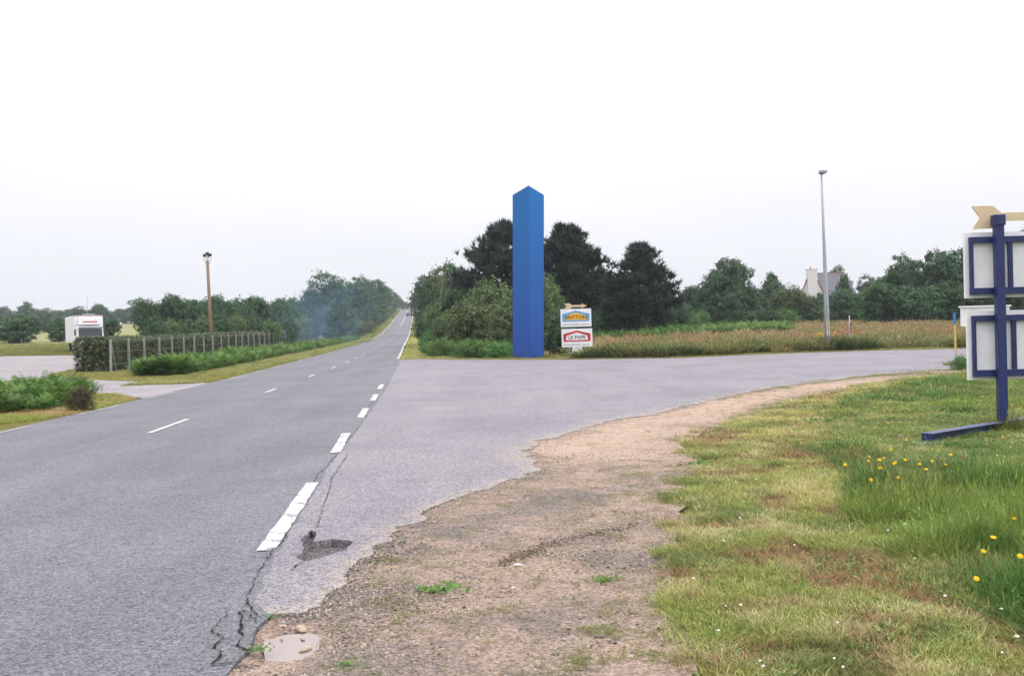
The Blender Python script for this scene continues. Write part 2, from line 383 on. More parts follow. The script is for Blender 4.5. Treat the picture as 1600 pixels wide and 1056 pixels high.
def text(name, body, mat, parent, loc, size, rot=(math.pi / 2, 0, 0), sx=1.0, bold=0.0):
    cu = bpy.data.curves.new(name, 'FONT'); cu.body = body; cu.size = size; cu.align_x = 'CENTER'; cu.align_y = 'CENTER'; cu.offset = bold; cu.extrude = .001; cu.resolution_u = 2
    tmp = bpy.data.objects.new('tmp', cu); S.collection.objects.link(tmp)
    dg = bpy.context.evaluated_depsgraph_get(); me = bpy.data.meshes.new_from_object(tmp.evaluated_get(dg)); bpy.data.objects.remove(tmp)
    me.materials.clear(); me.materials.append(mat); o = obj(name, me, parent, loc); o.rotation_euler = rot; o.scale = (sx, 1, 1); return o

# ================================================================== THE SETTING
nr, na = 230, 300
rad = np.concatenate([[0.0], np.geomspace(1.0, 1650, nr - 1)]); ang = np.linspace(0, 2 * math.pi, na, endpoint=False)
RR, AA = np.meshgrid(rad[1:], ang, indexing='ij'); X = RR * np.sin(AA); Y = RR * np.cos(AA)
uu, vv = uv(X, Y)
LOWER = gpoly([(1240, 604), (1100, 631), (960, 660), (850, 694), (700, 780), (640, 820), (560, 880), (500, 950), (300, 960), (-600, 1240), (1130, 1240), (1095, 1120), (1070, 1056), (1052, 980), (1036, 900), (1044, 830), (1062, 770), (1076, 717), (1040, 697), (1120, 668)])
Z = H(X, Y) - .03 * ((vv > -8.2) & (vv < -2.2) & (uu > 0)) - .16 * (inpoly(X, Y, LOWER) | inpoly(X, Y, gpoly([(430, 800), (600, 800), (600, 900), (430, 980)])))
V = np.vstack([[0, 0, float(H(0, 0))], np.column_stack([X.ravel(), Y.ravel(), Z.ravel()])])
ii, jj = np.meshgrid(np.arange(nr - 2), np.arange(na), indexing='ij'); j2 = (jj + 1) % na
Q = np.stack([1 + ii * na + jj, 1 + (ii + 1) * na + jj, 1 + (ii + 1) * na + j2, 1 + ii * na + j2], -1).reshape(-1, 4)[:, ::-1]
Fl = [tuple(q) for q in Q] + [(0, 1 + (j + 1) % na, 1 + j)[::-1] for j in range(na)]
gr = obj('ground', mesh('ground', V, Fl, M_ground, smooth=True)); tag(gr, kind='structure')

# crack line shared by the road and the junction apron
crack_px = [(627, 560), (617, 580), (600, 612), (573, 650), (548, 688), (522, 722), (505, 750), (482, 790), (455, 830), (432, 872), (412, 910), (398, 945), (412, 962), (424, 968), (402, 990), (396, 1008), (386, 1022), (374, 1040), (352, 1062), (330, 1095)]
crack = jag(gpoly(crack_px), .018, .22, 3)
c0 = crack[0]; u0, v0 = uv(*c0)
cl = uv(*crack[-1])
road_left = [(-20, -8.35), (0, -8.35), (16, -8.4), (69, -8.45), (110, -8.7), (194, -9.0), (350, -9.0), (544, -9.0), (570, -9.0)]
road_right = [(570, -2.0), (544, -2.0), (350, -2.0), (194, -1.9), (110, -1.6), (80, -1.35)]
def xs(l): return [xy(*p) for p in l]
road_poly = jag(xs(road_left), .0, 12) + jag(xs(road_right), 0, 10) + crack + [xy(1.0, cl[1] + .1), xy(-20, cl[1] + .1)]
road = sheet('road', road_poly, M_road, .032, 1.0, skirt=.11)
far_px = [(627, 560), (650, 562), (700, 563), (800, 563.5), (900, 563), (1050, 561), (1150, 557), (1300, 551), (1420, 548), (1520, 546)]
fp = gpoly(far_px)
near_px = [(1600, 571), (1500, 577), (1440, 581), (1400, 585), (1330, 591), (1300, 596), (1240, 603), (1190, 611), (1120, 626), (1060, 640), (1010, 652), (960, 658), (915, 671), (870, 687), (838, 691), (845, 699), (815, 707), (835, 722), (830, 742), (790, 757), (735, 775), (690, 790), (668, 802), (655, 822), (612, 842), (585, 860), (560, 884), (530, 908), (515, 930), (500, 950), (478, 962), (450, 966), (430, 966)]
npx = jag(gpoly(near_px), .05, .16, 5); npx = jag([p for p in npx if p[1] > 14], 0, 9) + jag([p for p in npx if p[1] <= 14], .014, .05, 6)
tipp = npx[-1]
ci = min(range(len(crack)), key=lambda i: (crack[i][0] - tipp[0]) ** 2 + (crack[i][1] - tipp[1]) ** 2)
ext = [(fp[-1][0] + 60, fp[-1][1] - 3), (fp[-1][0] + 60, fp[-1][1] - 22)]
hole_px = [(470, 848), (486, 834), (495, 838), (490, 852), (520, 848), (552, 853), (540, 866), (512, 874), (480, 884), (466, 880), (474, 865)]
hole = jag(gpoly(hole_px), .012, .08, 9, True)
apron_poly = jag(fp, .05, .8, 8)[0:] + ext + npx[:-1] + list(reversed(crack[1:ci + 1]))
def edge_dust(x, y):
    E_ = np.array([p for p in npx if p[1] < 40]); o_ = np.zeros(len(x))
    for i in range(0, len(x), 500): o_[i:i + 500] = np.sqrt(((np.column_stack([x, y])[i:i + 500, None, :] - E_[None]) ** 2).sum(2).min(1))
    return np.exp(-o_ / .22)
apron = sheet('side_road', apron_poly, M_apron, .032, .35, holes=[hole], tone=edge_dust, near=.13)
tag(sheet('pothole_floor', jag(gpoly([(462, 845), (486, 828), (560, 848), (545, 872), (500, 885), (462, 888)]), 0, 1), M_dark, -.03, .1, 0), kind='structure')
# gravel verge
dirt_px = [(1600, 568), (1440, 578), (1240, 600), (1100, 627), (960, 655), (820, 690), (800, 740), (640, 815), (560, 870), (480, 950), (390, 950), (380, 1000), (330, 1056), (300, 1110), (640, 1240), (1140, 1240), (1110, 1120), (1085, 1056), (1068, 980), (1052, 900), (1060, 830), (1078, 770), (1092, 715), (1060, 695), (1130, 668), (1215, 640), (1262, 622), (1380, 600), (1500, 590), (1600, 586)]
SANDP = gpoly([(1400, 588), (1240, 604), (1110, 628), (960, 658), (838, 692), (815, 708), (880, 722), (990, 728), (1062, 712), (1050, 690), (1095, 672), (1150, 655), (1235, 622), (1400, 597)])
def sandy(x, y):
    k = inpoly(x, y, SANDP).astype(float); o_ = 0
    for a_ in range(8): o_ = o_ + inpoly(x + .3 * math.cos(a_ * .785), y + .5 * math.sin(a_ * .785), SANDP)
    return (k + o_) / 9
dirt_poly = jag(gpoly(dirt_px), .06, .35, 11, True)
tag(sheet('gravel_verge', dirt_poly, M_dirt, .015, .16, 0, wob=.022, tone=sandy), kind='structure')
# yard on the left
lot = gpoly([(-320, 585), (-150, 563), (0, 558), (118, 556.5)]) + [xy(93, -21), xy(90, -19.6), xy(54, -19.6)] + gpoly([(122, 581), (95, 583), (76, 589), (100, 592.5), (200, 597), (325, 600)]) + [xy(uv(*G(290, 606))[0], -8.42), xy(uv(*G(232, 624))[0], -8.42)] + gpoly([(205, 622), (178, 617), (140, 616), (60, 618), (0, 628), (-320, 668)])
tag(sheet('yard', jag(lot, .05, 1.2, 13, True), M_lot, .03, 1.5), kind='structure')
# field on the left hillside and meadow soil to the right
tag(sheet('field', [xy(112, -24), xy(112, -120), xy(500, -420), xy(600, -200), xy(600, -28), xy(150, -30)], M_field, .03, 6, 0), kind='structure')
mead_poly = [tuple(fp[0] + np.array([7, 4.5]))] + [(p[0], p[1] + .9) for p in fp[3:]] + [(ext[0][0], ext[0][1] + 1), xy(150, 140), xy(150, 6)]
tag(sheet('meadow', mead_poly, M_meadow, .03, 3, 0), kind='structure')
# small lane joining far on the left
lu = uv(*G(613, 502))[0]
tag(sheet('side_lane', [xy(lu - 6, -9.0), xy(lu + 8, -9.0), xy(lu + 8, -18), xy(lu - 6, -18)], M_lot, .06, 3), kind='structure')

# ---- road markings (parts of the road)
def ribbon(name, line, wd, mat, dz, parent=None, seg=1.0, rough=0.0, seed=0):
    P = [np.array(p, float) for p in line]; D = []
    for a, b in zip(P[:-1], P[1:]):
        k = max(1, int(np.linalg.norm(b - a) / seg)); D += [a + (b - a) * j / k for j in range(k)]
    D.append(P[-1]); D = np.array(D); t = np.gradient(D, axis=0); t /= np.linalg.norm(t, axis=1)[:, None]; nn = np.column_stack([-t[:, 1], t[:, 0]])
    rr = np.random.default_rng(seed); L = D + nn * (wd / 2 + rr.normal(0, rough, (len(D), 1))); Rr = D - nn * (wd / 2 + rr.normal(0, rough, (len(D), 1)))
    A = np.vstack([L, Rr]); r = np.hypot(A[:, 0], A[:, 1]); z = H(A[:, 0], A[:, 1]) + dz + .0004 * r + np.maximum(0, r - 60) * .0006; n = len(D)
    return obj(name, mesh(name, np.column_stack([A, z]), [(i, i + 1, i + 1 + n, i + n)[::-1] for i in range(n - 1)], mat), parent)
DASH = [((400 + 431) / 2, 868, (480 + 497) / 2, 760), (524, 712, 541, 681), (563, 656, 572, 641), (582, 629, 588, 619), (593, 610, 597, 603)]
for k, (xa, ya, xb, yb) in enumerate(DASH):
    a, b = G(xa, ya), G(xb, yb); ribbon('edge_dash', [a, b], .145, M_white, .043, road, .12, .005, k)
ue = uv(*G(628, 560))[0]
ribbon('edge_line', xs([(ue - 3, -1.42), (90, -1.55), (110, -1.75), (194, -2.05), (350, -2.12), (560, -2.12)]), .16, M_white, .043, road, 6, .01, 3)
for k in range(26):
    u = ([6.1, 19.1, 32.2, 43.5, 53.7] + [63 + 9.3 * q for q in range(30)])[k]
    if u > 300: break
    vc = -5.05 + .5 * min(1, max(0, u - 19) / 44) - .5 * sst(70, 200, u)
    ribbon('centre_dash', xs([(u, vc), (u + (3.1 if u < 30 else 2.4), vc)]), .10, M_white, .043, road, .5, .003, k)
ribbon('centre_line', xs([(300, -5.2), (545, -5.4)]), .2, M_white, .043, road, 8)
for k in range(30):
    u = 12.0 + 6.4 * k
    if uv(*G(232, 624))[0] + .3 < u < uv(*G(290, 606))[0]: continue
    ribbon('edge_mark', xs([(u, -8.22 if u < 70 else -8.5), (u + 3.4, -8.22 if u < 67 else -8.5)]), .10, M_faded, .043, road, .5, .006, 50 + k)
ribbon('edge_line', xs([(200, -8.85), (560, -8.85)]), .16, M_white, .043, road, 8)
# cracks in the asphalt: flat ribbons, the shade inside put into their colour
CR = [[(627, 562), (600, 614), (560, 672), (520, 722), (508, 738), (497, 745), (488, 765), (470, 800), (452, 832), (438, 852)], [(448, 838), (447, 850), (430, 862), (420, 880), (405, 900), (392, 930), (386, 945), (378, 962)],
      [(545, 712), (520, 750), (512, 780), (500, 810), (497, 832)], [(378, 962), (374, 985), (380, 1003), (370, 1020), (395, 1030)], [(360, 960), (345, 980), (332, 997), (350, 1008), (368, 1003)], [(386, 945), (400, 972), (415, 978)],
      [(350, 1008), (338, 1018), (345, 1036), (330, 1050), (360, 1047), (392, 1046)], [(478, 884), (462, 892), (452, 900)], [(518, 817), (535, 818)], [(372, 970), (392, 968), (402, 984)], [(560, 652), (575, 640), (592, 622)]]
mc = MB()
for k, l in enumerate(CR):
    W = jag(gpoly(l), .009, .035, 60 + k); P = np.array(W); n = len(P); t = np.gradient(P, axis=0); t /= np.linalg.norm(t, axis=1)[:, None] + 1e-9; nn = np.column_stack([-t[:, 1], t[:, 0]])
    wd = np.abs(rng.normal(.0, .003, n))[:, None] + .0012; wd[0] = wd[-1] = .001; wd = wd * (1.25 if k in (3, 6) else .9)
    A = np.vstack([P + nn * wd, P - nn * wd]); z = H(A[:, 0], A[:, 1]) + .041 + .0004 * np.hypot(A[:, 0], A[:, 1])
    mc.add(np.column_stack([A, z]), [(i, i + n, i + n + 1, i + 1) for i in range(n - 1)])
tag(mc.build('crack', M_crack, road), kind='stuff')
# puddle
tag(sheet('puddle', jag([(PUD[0] + .17 * math.cos(t) * (1 + .2 * math.sin(3 * t)), PUD[1] + .30 * math.sin(t) * (1 + .15 * math.cos(2 * t))) for t in np.linspace(0, 6.28, 24, endpoint=False)], .008, .03, 5, True), M_water, -.013, .2, 0), kind='structure')

# ================================================================== foliage building
def leafquads(C, Nrm, size, tone, aspect=.72):
    n = len(C); Nrm = Nrm / (np.linalg.norm(Nrm, axis=1)[:, None] + 1e-9); a = rng.normal(size=(n, 3)); t = np.cross(Nrm, a); t /= np.linalg.norm(t, axis=1)[:, None] + 1e-9; b = np.cross(Nrm, t)
    s = np.asarray(size).reshape(-1, 1) * np.ones((n, 1)); fold = Nrm * s * rng.uniform(-.15, .25, (n, 1))
    V = np.stack([C - t * s * .5, C + b * s * aspect * .5 + fold, C + t * s * .5, C - b * s * aspect * .5 + fold], 1).reshape(-1, 3)
    return V, np.arange(4 * n).reshape(-1, 4), np.repeat(np.clip(tone, 0, 1), 4)
def blobcloud(blobs, nclump, per, sig, size, upbias=.5, shell=.85):
    C = []; N = []; T = []; sz = []
    vol = np.array([b[3] * b[4] + b[4] * b[5] + b[3] * b[5] for b in blobs]); vol /= vol.sum()
    for b, f in zip(blobs, vol):
        k = max(4, int(nclump * f)); d = rng.normal(size=(k, 3)); d[:, 2] = d[:, 2] + .25; d /= np.linalg.norm(d, axis=1)[:, None]
        r = shell + (1 - shell) * rng.uniform(-1.6, 1.5, (k, 1)); cc = np.array(b[:3]) + d * r * np.array(b[3:6]); ct = rng.normal(.45, .2, k)
        m = per; L = cc[:, None, :] + rng.normal(0, 1, (k, m, 3)) * np.array([sig, sig, sig * .6]); C.append(L.reshape(-1, 3))
        nn = d[:, None, :] * .7 + np.array([0, 0, upbias]) + rng.normal(0, .55, (k, m, 3)); N.append(nn.reshape(-1, 3))
        T.append((ct[:, None] + rng.normal(0, .18, (k, m))).ravel()); sz.append(rng.uniform(.6, 1.3, k * m) * size)
    return leafquads(np.vstack(C), np.vstack(N), np.concatenate(sz), np.concatenate(T))
def limbs(blobs, base_r, h0, seed, lean=0.0):
    rr = random.Random(seed); mb = MB(); top = max(b[2] for b in blobs)
    tr = [(0, 0, -.3), (rr.uniform(-.1, .1), 0, h0 * .5), (rr.uniform(-.2, .2), rr.uniform(-.2, .2), h0), (rr.uniform(-.4, .4) + lean, rr.uniform(-.4, .4), (h0 + top) * .55), (lean, 0, top * .95)]
    mb.tube(tr, [base_r * 1.25, base_r, base_r * .8, base_r * .5, base_r * .12], 8)
    for b in blobs:
        st = Vector(tr[2]).lerp(Vector(tr[3]), rr.random()); e = Vector(b[:3]); md = st.lerp(e, .5) + Vector((rr.uniform(-.3, .3), rr.uniform(-.3, .3), -.15 * (e - st).length * .3))
        mb.tube([st, md, e, e + (e - st) * .25], [base_r * .42, base_r * .28, base_r * .14, .01], 6)
    return mb
PROTO = {}
def proto_tree(key, w_, h_, h0, nb, nclump, per, size, mat, seed, br=.22, bsz=.3, shell=.85, sig=.3, bark=None, flat=.8, spread=1.0):
    rr = random.Random(seed); blobs = []
    for i in range(nb):
        a = i * 2.399 + rr.uniform(-.4, .4); f = math.sqrt((i + .5) / nb) * spread; z = h0 + (h_ - h0) * rr.uniform(.12, .98) ** (1.0) * (1 - .35 * f * f) if i else h_ * .86
        z = min(z, h_ - w_ * bsz * .55); rad_ = w_ * bsz * rr.uniform(.75, 1.15)
        f2 = f * max(.25, math.sqrt(max(0, 1 - ((z - (h0 + (h_ - h0) * .42)) / ((h_ - h0) * .68)) ** 2)))
        blobs.append((math.cos(a) * f2 * (w_ / 2 - rad_ * .75), math.sin(a) * f2 * (w_ / 2 - rad_ * .75), max(z, rad_ * flat * .7), rad_, rad_, rad_ * flat))
    V, Q_, T = blobcloud(blobs, nclump, per, sig, size, shell=shell)
    V[:, 2] = np.maximum(V[:, 2], .02)
    cm = mesh('crown', V, Q_, mat, tone=T); lm = limbs(blobs, br, h0, seed); tm = mesh('trunk', lm.V, lm.F, bark or M_bark, smooth=True)
    PROTO[key] = (cm, tm, w_, h_)
def proto_pine(key, w_, h_, seed, ntuft=1500, fl=.55, ex=2.0):
    rr = random.Random(seed); g = np.random.default_rng(seed); tr = MB(); C = []; Dn = []
    tr.tube([(0, 0, -.3), (.1, 0, h_ * .3), (-.1, .1, h_ * .6), (.1, 0, h_ * .97)], [.3, .25, .16, .03], 8)
    nbr = 64
    for i in range(nbr):
        f = i / (nbr - 1); z = h_ * (.2 + .78 * f); a = i * 2.4 + rr.uniform(-.5, .5)
        env = (w_ / 2) * (1 - f ** ex * .86) * (.75 + .25 * min(1, f * 4 + .3)); L = env * rr.uniform(.7, 1.15)
        s = Vector((0, 0, z)); e = s + Vector((math.cos(a) * L, math.sin(a) * L, L * rr.uniform(.05, .45))); tr.tube([s, s.lerp(e, .5) + Vector((0, 0, -.05 * L)), e], [.09 * (1 - f) + .03, .05, .015], 5)
        k = int(ntuft / nbr * (.35 + 1.0 * L / (w_ / 2)))
        t = g.uniform(.12, 1.08, k) ** .5; P = np.array(s) + np.outer(t, np.array(e - s)) + g.normal(0, 1, (k, 3)) * np.array([.42, .42, .26]) * (.5 + L / w_)
        P[:, 2] += .1; C.append(P); o = np.array([math.cos(a), math.sin(a), 0]); Dn.append(np.tile(o * .5 + np.array([0, 0, 1.0]), (k, 1)) + g.normal(0, .45, (k, 3)))
    C = np.vstack(C); Dn = np.vstack(Dn); Dn /= np.linalg.norm(Dn, axis=1)[:, None]; n = len(C); m = 12; tone = np.repeat(g.normal(.45, .22, n), m)
    d = Dn[:, None, :] * 1.0 + g.normal(0, .55, (n, m, 3)); d /= np.linalg.norm(d, axis=2)[:, :, None]; L = g.uniform(.36, .72, (n, m, 1)) * fl / .55
    b = (C[:, None, :] + g.normal(0, .05, (n, m, 3))); sd_ = np.cross(d, g.normal(size=(n, m, 3))); sd_ /= np.linalg.norm(sd_, axis=2)[:, :, None]
    V = np.stack([b - sd_ * .055, b + sd_ * .055, b + d * L], 2).reshape(-1, 3); T = np.repeat(tone + 0 * tone, 3)
    PROTO[key] = (mesh('crown', V, np.arange(len(V)).reshape(-1, 3), M_needle, tone=np.clip(T, 0, 1)), mesh('trunk', tr.V, tr.F, M_bark, smooth=True), w_, h_)
proto_tree('oak', 9, 10, 1.6, 15, 620, 24, .34, M_leaf, 1)
proto_tree('oak2', 8, 10, 1.2, 14, 620, 24, .34, M_leaf, 2, bsz=.28)
proto_tree('open', 8, 9, 2.6, 11, 300, 20, .30, M_leaf, 3, bsz=.2, sig=.26, spread=1.1, flat=.55)
proto_tree('shrubA', 6, 4.4, .3, 11, 480, 24, .25, M_leaf, 4, br=.08, bsz=.3, sig=.24)
proto_tree('shrubB', 6, 4.2, .3, 12, 480, 24, .23, M_leafb, 5, br=.07, bsz=.28, sig=.24)
proto_tree('shrubC', 5, 3.6, .25, 9, 440, 24, .25, M_leaf, 6, br=.07, bsz=.32, sig=.22)
proto_tree('bramble', 4, 1.8, .1, 9, 380, 20, .12, M_leafg, 8, br=.03, bsz=.28, sig=.17, flat=.6)
proto_tree('spindly', 4, 6, 1.0, 12, 190, 14, .26, M_leaf, 9, br=.09, bsz=.16, sig=.2, flat=.6, spread=.9)
proto_pine('pineA', 9, 10.5, 21, 2900, ex=1.9)
proto_pine('pineB', 8, 9.5, 22, 2100, ex=1.3)
def plant(name, key, px, D, top, wpx, label, cat, group=None, rz=None, base=None):
    cm, tm, w_, h_ = PROTO[key]
    p = at(px, 500, D); x, y = p[0], p[1]; z = float(H(x, y)); zt = at(px, top, D)[2]; hh = max(.5, zt - z); ww = wpx * D / FPX
    rz = random.uniform(0, 6.28) if rz is None else rz
    e = empty(name, (x, y, z), rz, label, cat, group); e.scale = (ww / w_, ww / w_, hh / h_)
    obj('crown', cm, e); obj('trunk', tm, e)
    return e
# --- pines by the totem
plant('pine_tree', 'pineA', 788, 92, 353, 142, 'dark pine tree partly hidden behind the left side of the blue totem', 'pine tree', rz=.5)
plant('pine_tree', 'pineA', 888, 90, 357, 142, 'dark pine tree rising just right of the blue totem, above the small signboard', 'pine tree', rz=2.6)
plant('pine_tree', 'pineB', 1002, 96, 386, 138, 'separate dark pine tree, the rightmost pine, standing over the hedgerow', 'pine tree', rz=1.2)
plant('pine_tree', 'pineB', 944, 99, 430, 92, 'low dark pine in the dip between the two tall pines right of the totem', 'pine tree')
for px, D, top, wpx, lab in ((872, 100, 440, 60, 'broadleaf tree filling under the pine just right of the totem'), (925, 104, 444, 66, 'broadleaf tree under the low pine above the signboard'), (968, 106, 450, 60, 'small broadleaf tree between the low pine and the rightmost pine'), (1046, 108, 462, 56, 'small broadleaf tree at the right skirt of the rightmost pine')):
    plant('broadleaf_tree', 'shrubA', px, D, top, wpx, lab, 'tree')
# --- right roadside trees
plant('broadleaf_tree', 'open', 708, 112, 404, 70, 'airy broadleaf tree with gaps in its crown, left of the pines', 'tree')
plant('broadleaf_tree', 'oak', 690, 122, 424, 78, 'round broadleaf tree on the right side of the main road', 'tree')
plant('broadleaf_tree', 'oak2', 674, 215, 436, 62, 'broadleaf tree whose crown leans over the right verge of the main road', 'tree')
plant('broadleaf_tree', 'oak', 735, 104, 440, 90, 'dense broadleaf tree filling the gap below the leftmost pine', 'tree')
plant('broadleaf_tree', 'oak2', 664, 310, 450, 38, 'farther broadleaf tree at the right edge of the rising road', 'tree')
plant('broadleaf_tree', 'oak', 659, 500, 460, 26, 'small looking distant tree right of the road near the crest', 'tree')
# birch trunk
# --- right shrubs, back to front
SH = [('shrubA', 672, 118, 486, 50, 'dark green shrub nearest the main road on its right verge'), ('shrubB', 690, 100, 478, 62, 'olive shrub behind the bright bramble right of the road'), ('shrubA', 722, 92, 462, 80, 'tall dark shrub under the airy broadleaf tree'),
      ('shrubB', 768, 84, 450, 92, 'tall olive willow shrub directly left of the blue totem'), ('shrubB', 735, 76, 478, 88, 'wide olive shrub in front of the tall willow shrub left of the totem'), ('shrubB', 700, 80, 496, 62, 'low olive shrub at the left foot of the thicket'),
      ('shrubB', 790, 72, 480, 70, 'olive shrub touching the left edge of the blue totem'), ('shrubB', 856, 76, 446, 56, 'olive willow shrub showing just right of the blue totem'), ('shrubA', 868, 80, 474, 60, 'dark shrub between the totem and the small signboard'),
      ('shrubC', 864, 67, 496, 52, 'low dark shrub at the right foot of the blue totem')]
for k, px, D, top, wpx, lab in SH: plant('shrub', k, px, D, top, wpx, lab, 'shrub')
for px, D, top, wpx, lab in [(690, 68, 528, 58, 'bright green bramble clump at the corner of the main road and side road'), (733, 66, 532, 60, 'bright green bramble clump with a dark hollow, middle of the row'), (778, 65, 534, 54, 'bright green bramble clump beside the foot of the blue totem'), (668, 82, 518, 34, 'pale green bramble clump farther up the right verge')]:
    plant('bramble', 'bramble', px, D, top, wpx, lab, 'bramble')
# --- hedgerow across the meadow
for i, px in enumerate(range(905, 1500, 30)):
    D = 128 + 6 * math.sin(i * 2.1); top = 462 + 5 * math.sin(i * 1.7) - (0 if px < 1060 else 8 if px < 1260 else 6) + (4 if 1050 < px < 1110 else 0)
    if 1255 < px < 1350: top += 7
    if px > 1370: top = 440
    plant('hedgerow_shrub', ['shrubA', 'shrubC', 'shrubA', 'shrubB'][i % 4], px, D, top, 58, 'dark green shrub of the long hedgerow behind the red-brown meadow', 'shrub', 'shrubs of the hedgerow behind the meadow')
for px, D, top, wpx, lab in ((905, 84, 478, 60, 'dark shrub directly behind the small signboard'), (945, 90, 470, 62, 'dark shrub under the low pine right of the signboard'), (990, 92, 468, 60, 'dark shrub at the left foot of the rightmost pine'), (1030, 94, 474, 60, 'dark shrub at the right foot of the rightmost pine')):
    plant('shrub', 'shrubA', px, D + 6, top, wpx, lab, 'shrub')
for i, px in enumerate(range(920, 1520, 34)):
    D = 121 + 3 * math.sin(i * 1.3)
    plant('hedgerow_bush', ['shrubC', 'bramble'][i % 2], px, D, 488 - (px - 900) * .014, 52, 'low dark bush at the foot of the long hedgerow behind the meadow', 'bush', 'low bushes at the foot of the hedgerow')
plant('broadleaf_tree', 'oak2', 1138, 126, 409, 66, 'broad rounded tree standing above the hedgerow between the last pine and the house', 'tree', rz=1.0)
plant('broadleaf_tree', 'open', 1160, 124, 407, 56, 'open limbed crown leaning right beside the rounded tree above the hedgerow', 'tree', rz=2.0)
plant('broadleaf_tree', 'shrubA', 1118, 125, 436, 62, 'lower leafy tree on the left flank of the rounded tree', 'tree')
plant('sapling', 'spindly', 1207, 140, 421, 26, 'spindly sapling with a thin leader poking above the hedgerow', 'sapling')
plant('broadleaf_tree', 'shrubC', 1205, 138, 440, 44, 'small rounded tree under the spindly sapling', 'tree')
plant('broadleaf_tree', 'open', 1310, 215, 411, 40, 'sparse tree showing over the slate roof of the house', 'tree')
plant('shrub', 'shrubC', 1319, 140, 436, 24, 'dark bush in front of the slate roof', 'shrub')
for px, D, top, wpx, k, lab in [(1358, 170, 434, 44, 'oak', 'low distant tree right of the house roof'), (1385, 160, 438, 40, 'oak2', 'distant tree between the house and the tall tree group'), (1412, 120, 404, 62, 'oak', 'broad tree at the left of the tall tree group on the right'),
                               (1440, 116, 412, 60, 'oak2', 'middle tree of the tall group behind the meadow'), (1470, 114, 398, 66, 'oak', 'tall tree left of the blue framed signboard'), (1500, 112, 396, 60, 'oak2', 'tall tree partly behind the blue framed signboard'), (1600, 100, 352, 50, 'open', 'tree crown showing above the back of the blue framed signboard'), (1545, 112, 420, 70, 'oak', 'tree behind the two white panels of the near signboard'), (1590, 108, 420, 60, 'oak2', 'tree at the right edge behind the near signboard')]:
    plant('broadleaf_tree', k, px, D, top, wpx, lab, 'tree')
plant('conifer', 'spindly', 1454, 115, 386, 24, 'thin pointed conifer top rising from the right tree group', 'conifer')
plant('conifer', 'spindly', 1474, 114, 390, 22, 'second pointed conifer top, nearest the blue framed signboard', 'conifer')
for px in (1380, 1415, 1450, 1485, 1520, 1560, 1600):
    plant('hedgerow_shrub', ['shrubA', 'shrubC'][px % 2], px, 106 + px % 7, 446 + px % 11, 66, 'dark shrub in front of the tall tree group at the right end of the meadow', 'shrub', 'shrubs under the right tree group')
# --- left thicket behind the clipped hedge
for i, px in enumerate(range(232, 500, 21)):
    D = max(112, 26435 / (654 - px) + 12) + 5 * math.sin(i * 1.9) + i * 2; top = 474 + 4 * math.sin(i * 2.3) + (3 if px < 260 else 0) + (2 if px > 420 else 0)
    plant('thicket_shrub', ['shrubA', 'shrubC', 'oak'][i % 3] if i % 3 < 2 else 'shrubA', px, D, top, 52, 'dark green shrub of the thicket behind the clipped hedge', 'shrub', 'shrubs of the thicket behind the clipped hedge')
for i, px in enumerate(range(240, 500, 26)):
    plant('thicket_bush', ['shrubC', 'shrubB'][i % 2], px, max(100 + i * 2.5, 26435 / (654 - px) + 7), 500 + 4 * math.sin(i * 1.1), 40, 'low bush at the foot of the thicket behind the clipped hedge', 'bush', 'low bushes of the thicket')
for px, D, top, wpx, k, lab in [(512, 165, 432, 84, 'oak', 'tall rounded tree, leftmost of the tall trees left of the main road'), (485, 170, 458, 34, 'oak2', 'lower tree at the left flank of the tall roadside trees'), (548, 222, 445, 62, 'oak2', 'tree in the dip between the two tall left roadside trees'), (566, 262, 437, 58, 'oak', 'tall tree with a ragged top on the left of the main road'), (588, 335, 441, 48, 'oak2', 'tall tree nearest the main road on its left'),
                               (604, 440, 450, 32, 'oak', 'farther tree left of the rising road'), (614, 520, 458, 24, 'oak2', 'distant tree left of the road below the crest'), (622, 590, 463, 18, 'oak', 'small looking tree left of the crest of the road'), (634, 640, 472, 22, 'oak', 'pale distant tree straight over the crest of the road'), (646, 620, 470, 18, 'oak2', 'distant tree right over the crest of the road'), (627, 600, 468, 12, 'oak', 'distant tree just left of the crest'), (455, 190, 468, 30, 'oak2', 'rounded tree rising behind the smoke')]:
    plant('broadleaf_tree', k, px, D, top, wpx, lab, 'tree')
for i, u in enumerate(np.linspace(182, 510, 32)):
    x, y = xy(u, (-15.2 if u < 200 else -13.2) - (i % 3) * 1.1); cm, tm, w_, h_ = PROTO[['shrubB', 'shrubA', 'bramble'][i % 3]]
    e = empty('verge_shrub', (x, y, float(H(x, y))), i * 1.3, 'shrub in the row along the left verge of the main road', 'shrub', 'shrubs along the left verge'); s = .8 + .2 * math.sin(i) + i * .012; e.scale = (s, s, s * (1.0 if i % 3 < 2 else 1.6)); obj('crown', cm, e); obj('trunk', tm, e)
for i, u in enumerate(np.linspace(100, 520, 22)):
    x, y = xy(u, 4.6 + (i % 2) * 1.5 + u * .004); cm, tm, w_, h_ = PROTO[['shrubA', 'shrubB', 'shrubC'][i % 3]]
    e = empty('verge_shrub', (x, y, float(H(x, y))), i * 1.7, 'shrub in the row along the right verge of the main road', 'shrub', 'shrubs along the right verge'); s = .7 + .012 * i + .1 * math.sin(i * 2); e.scale = (s, s, s * 1.1); obj('crown', cm, e); obj('trunk', tm, e)
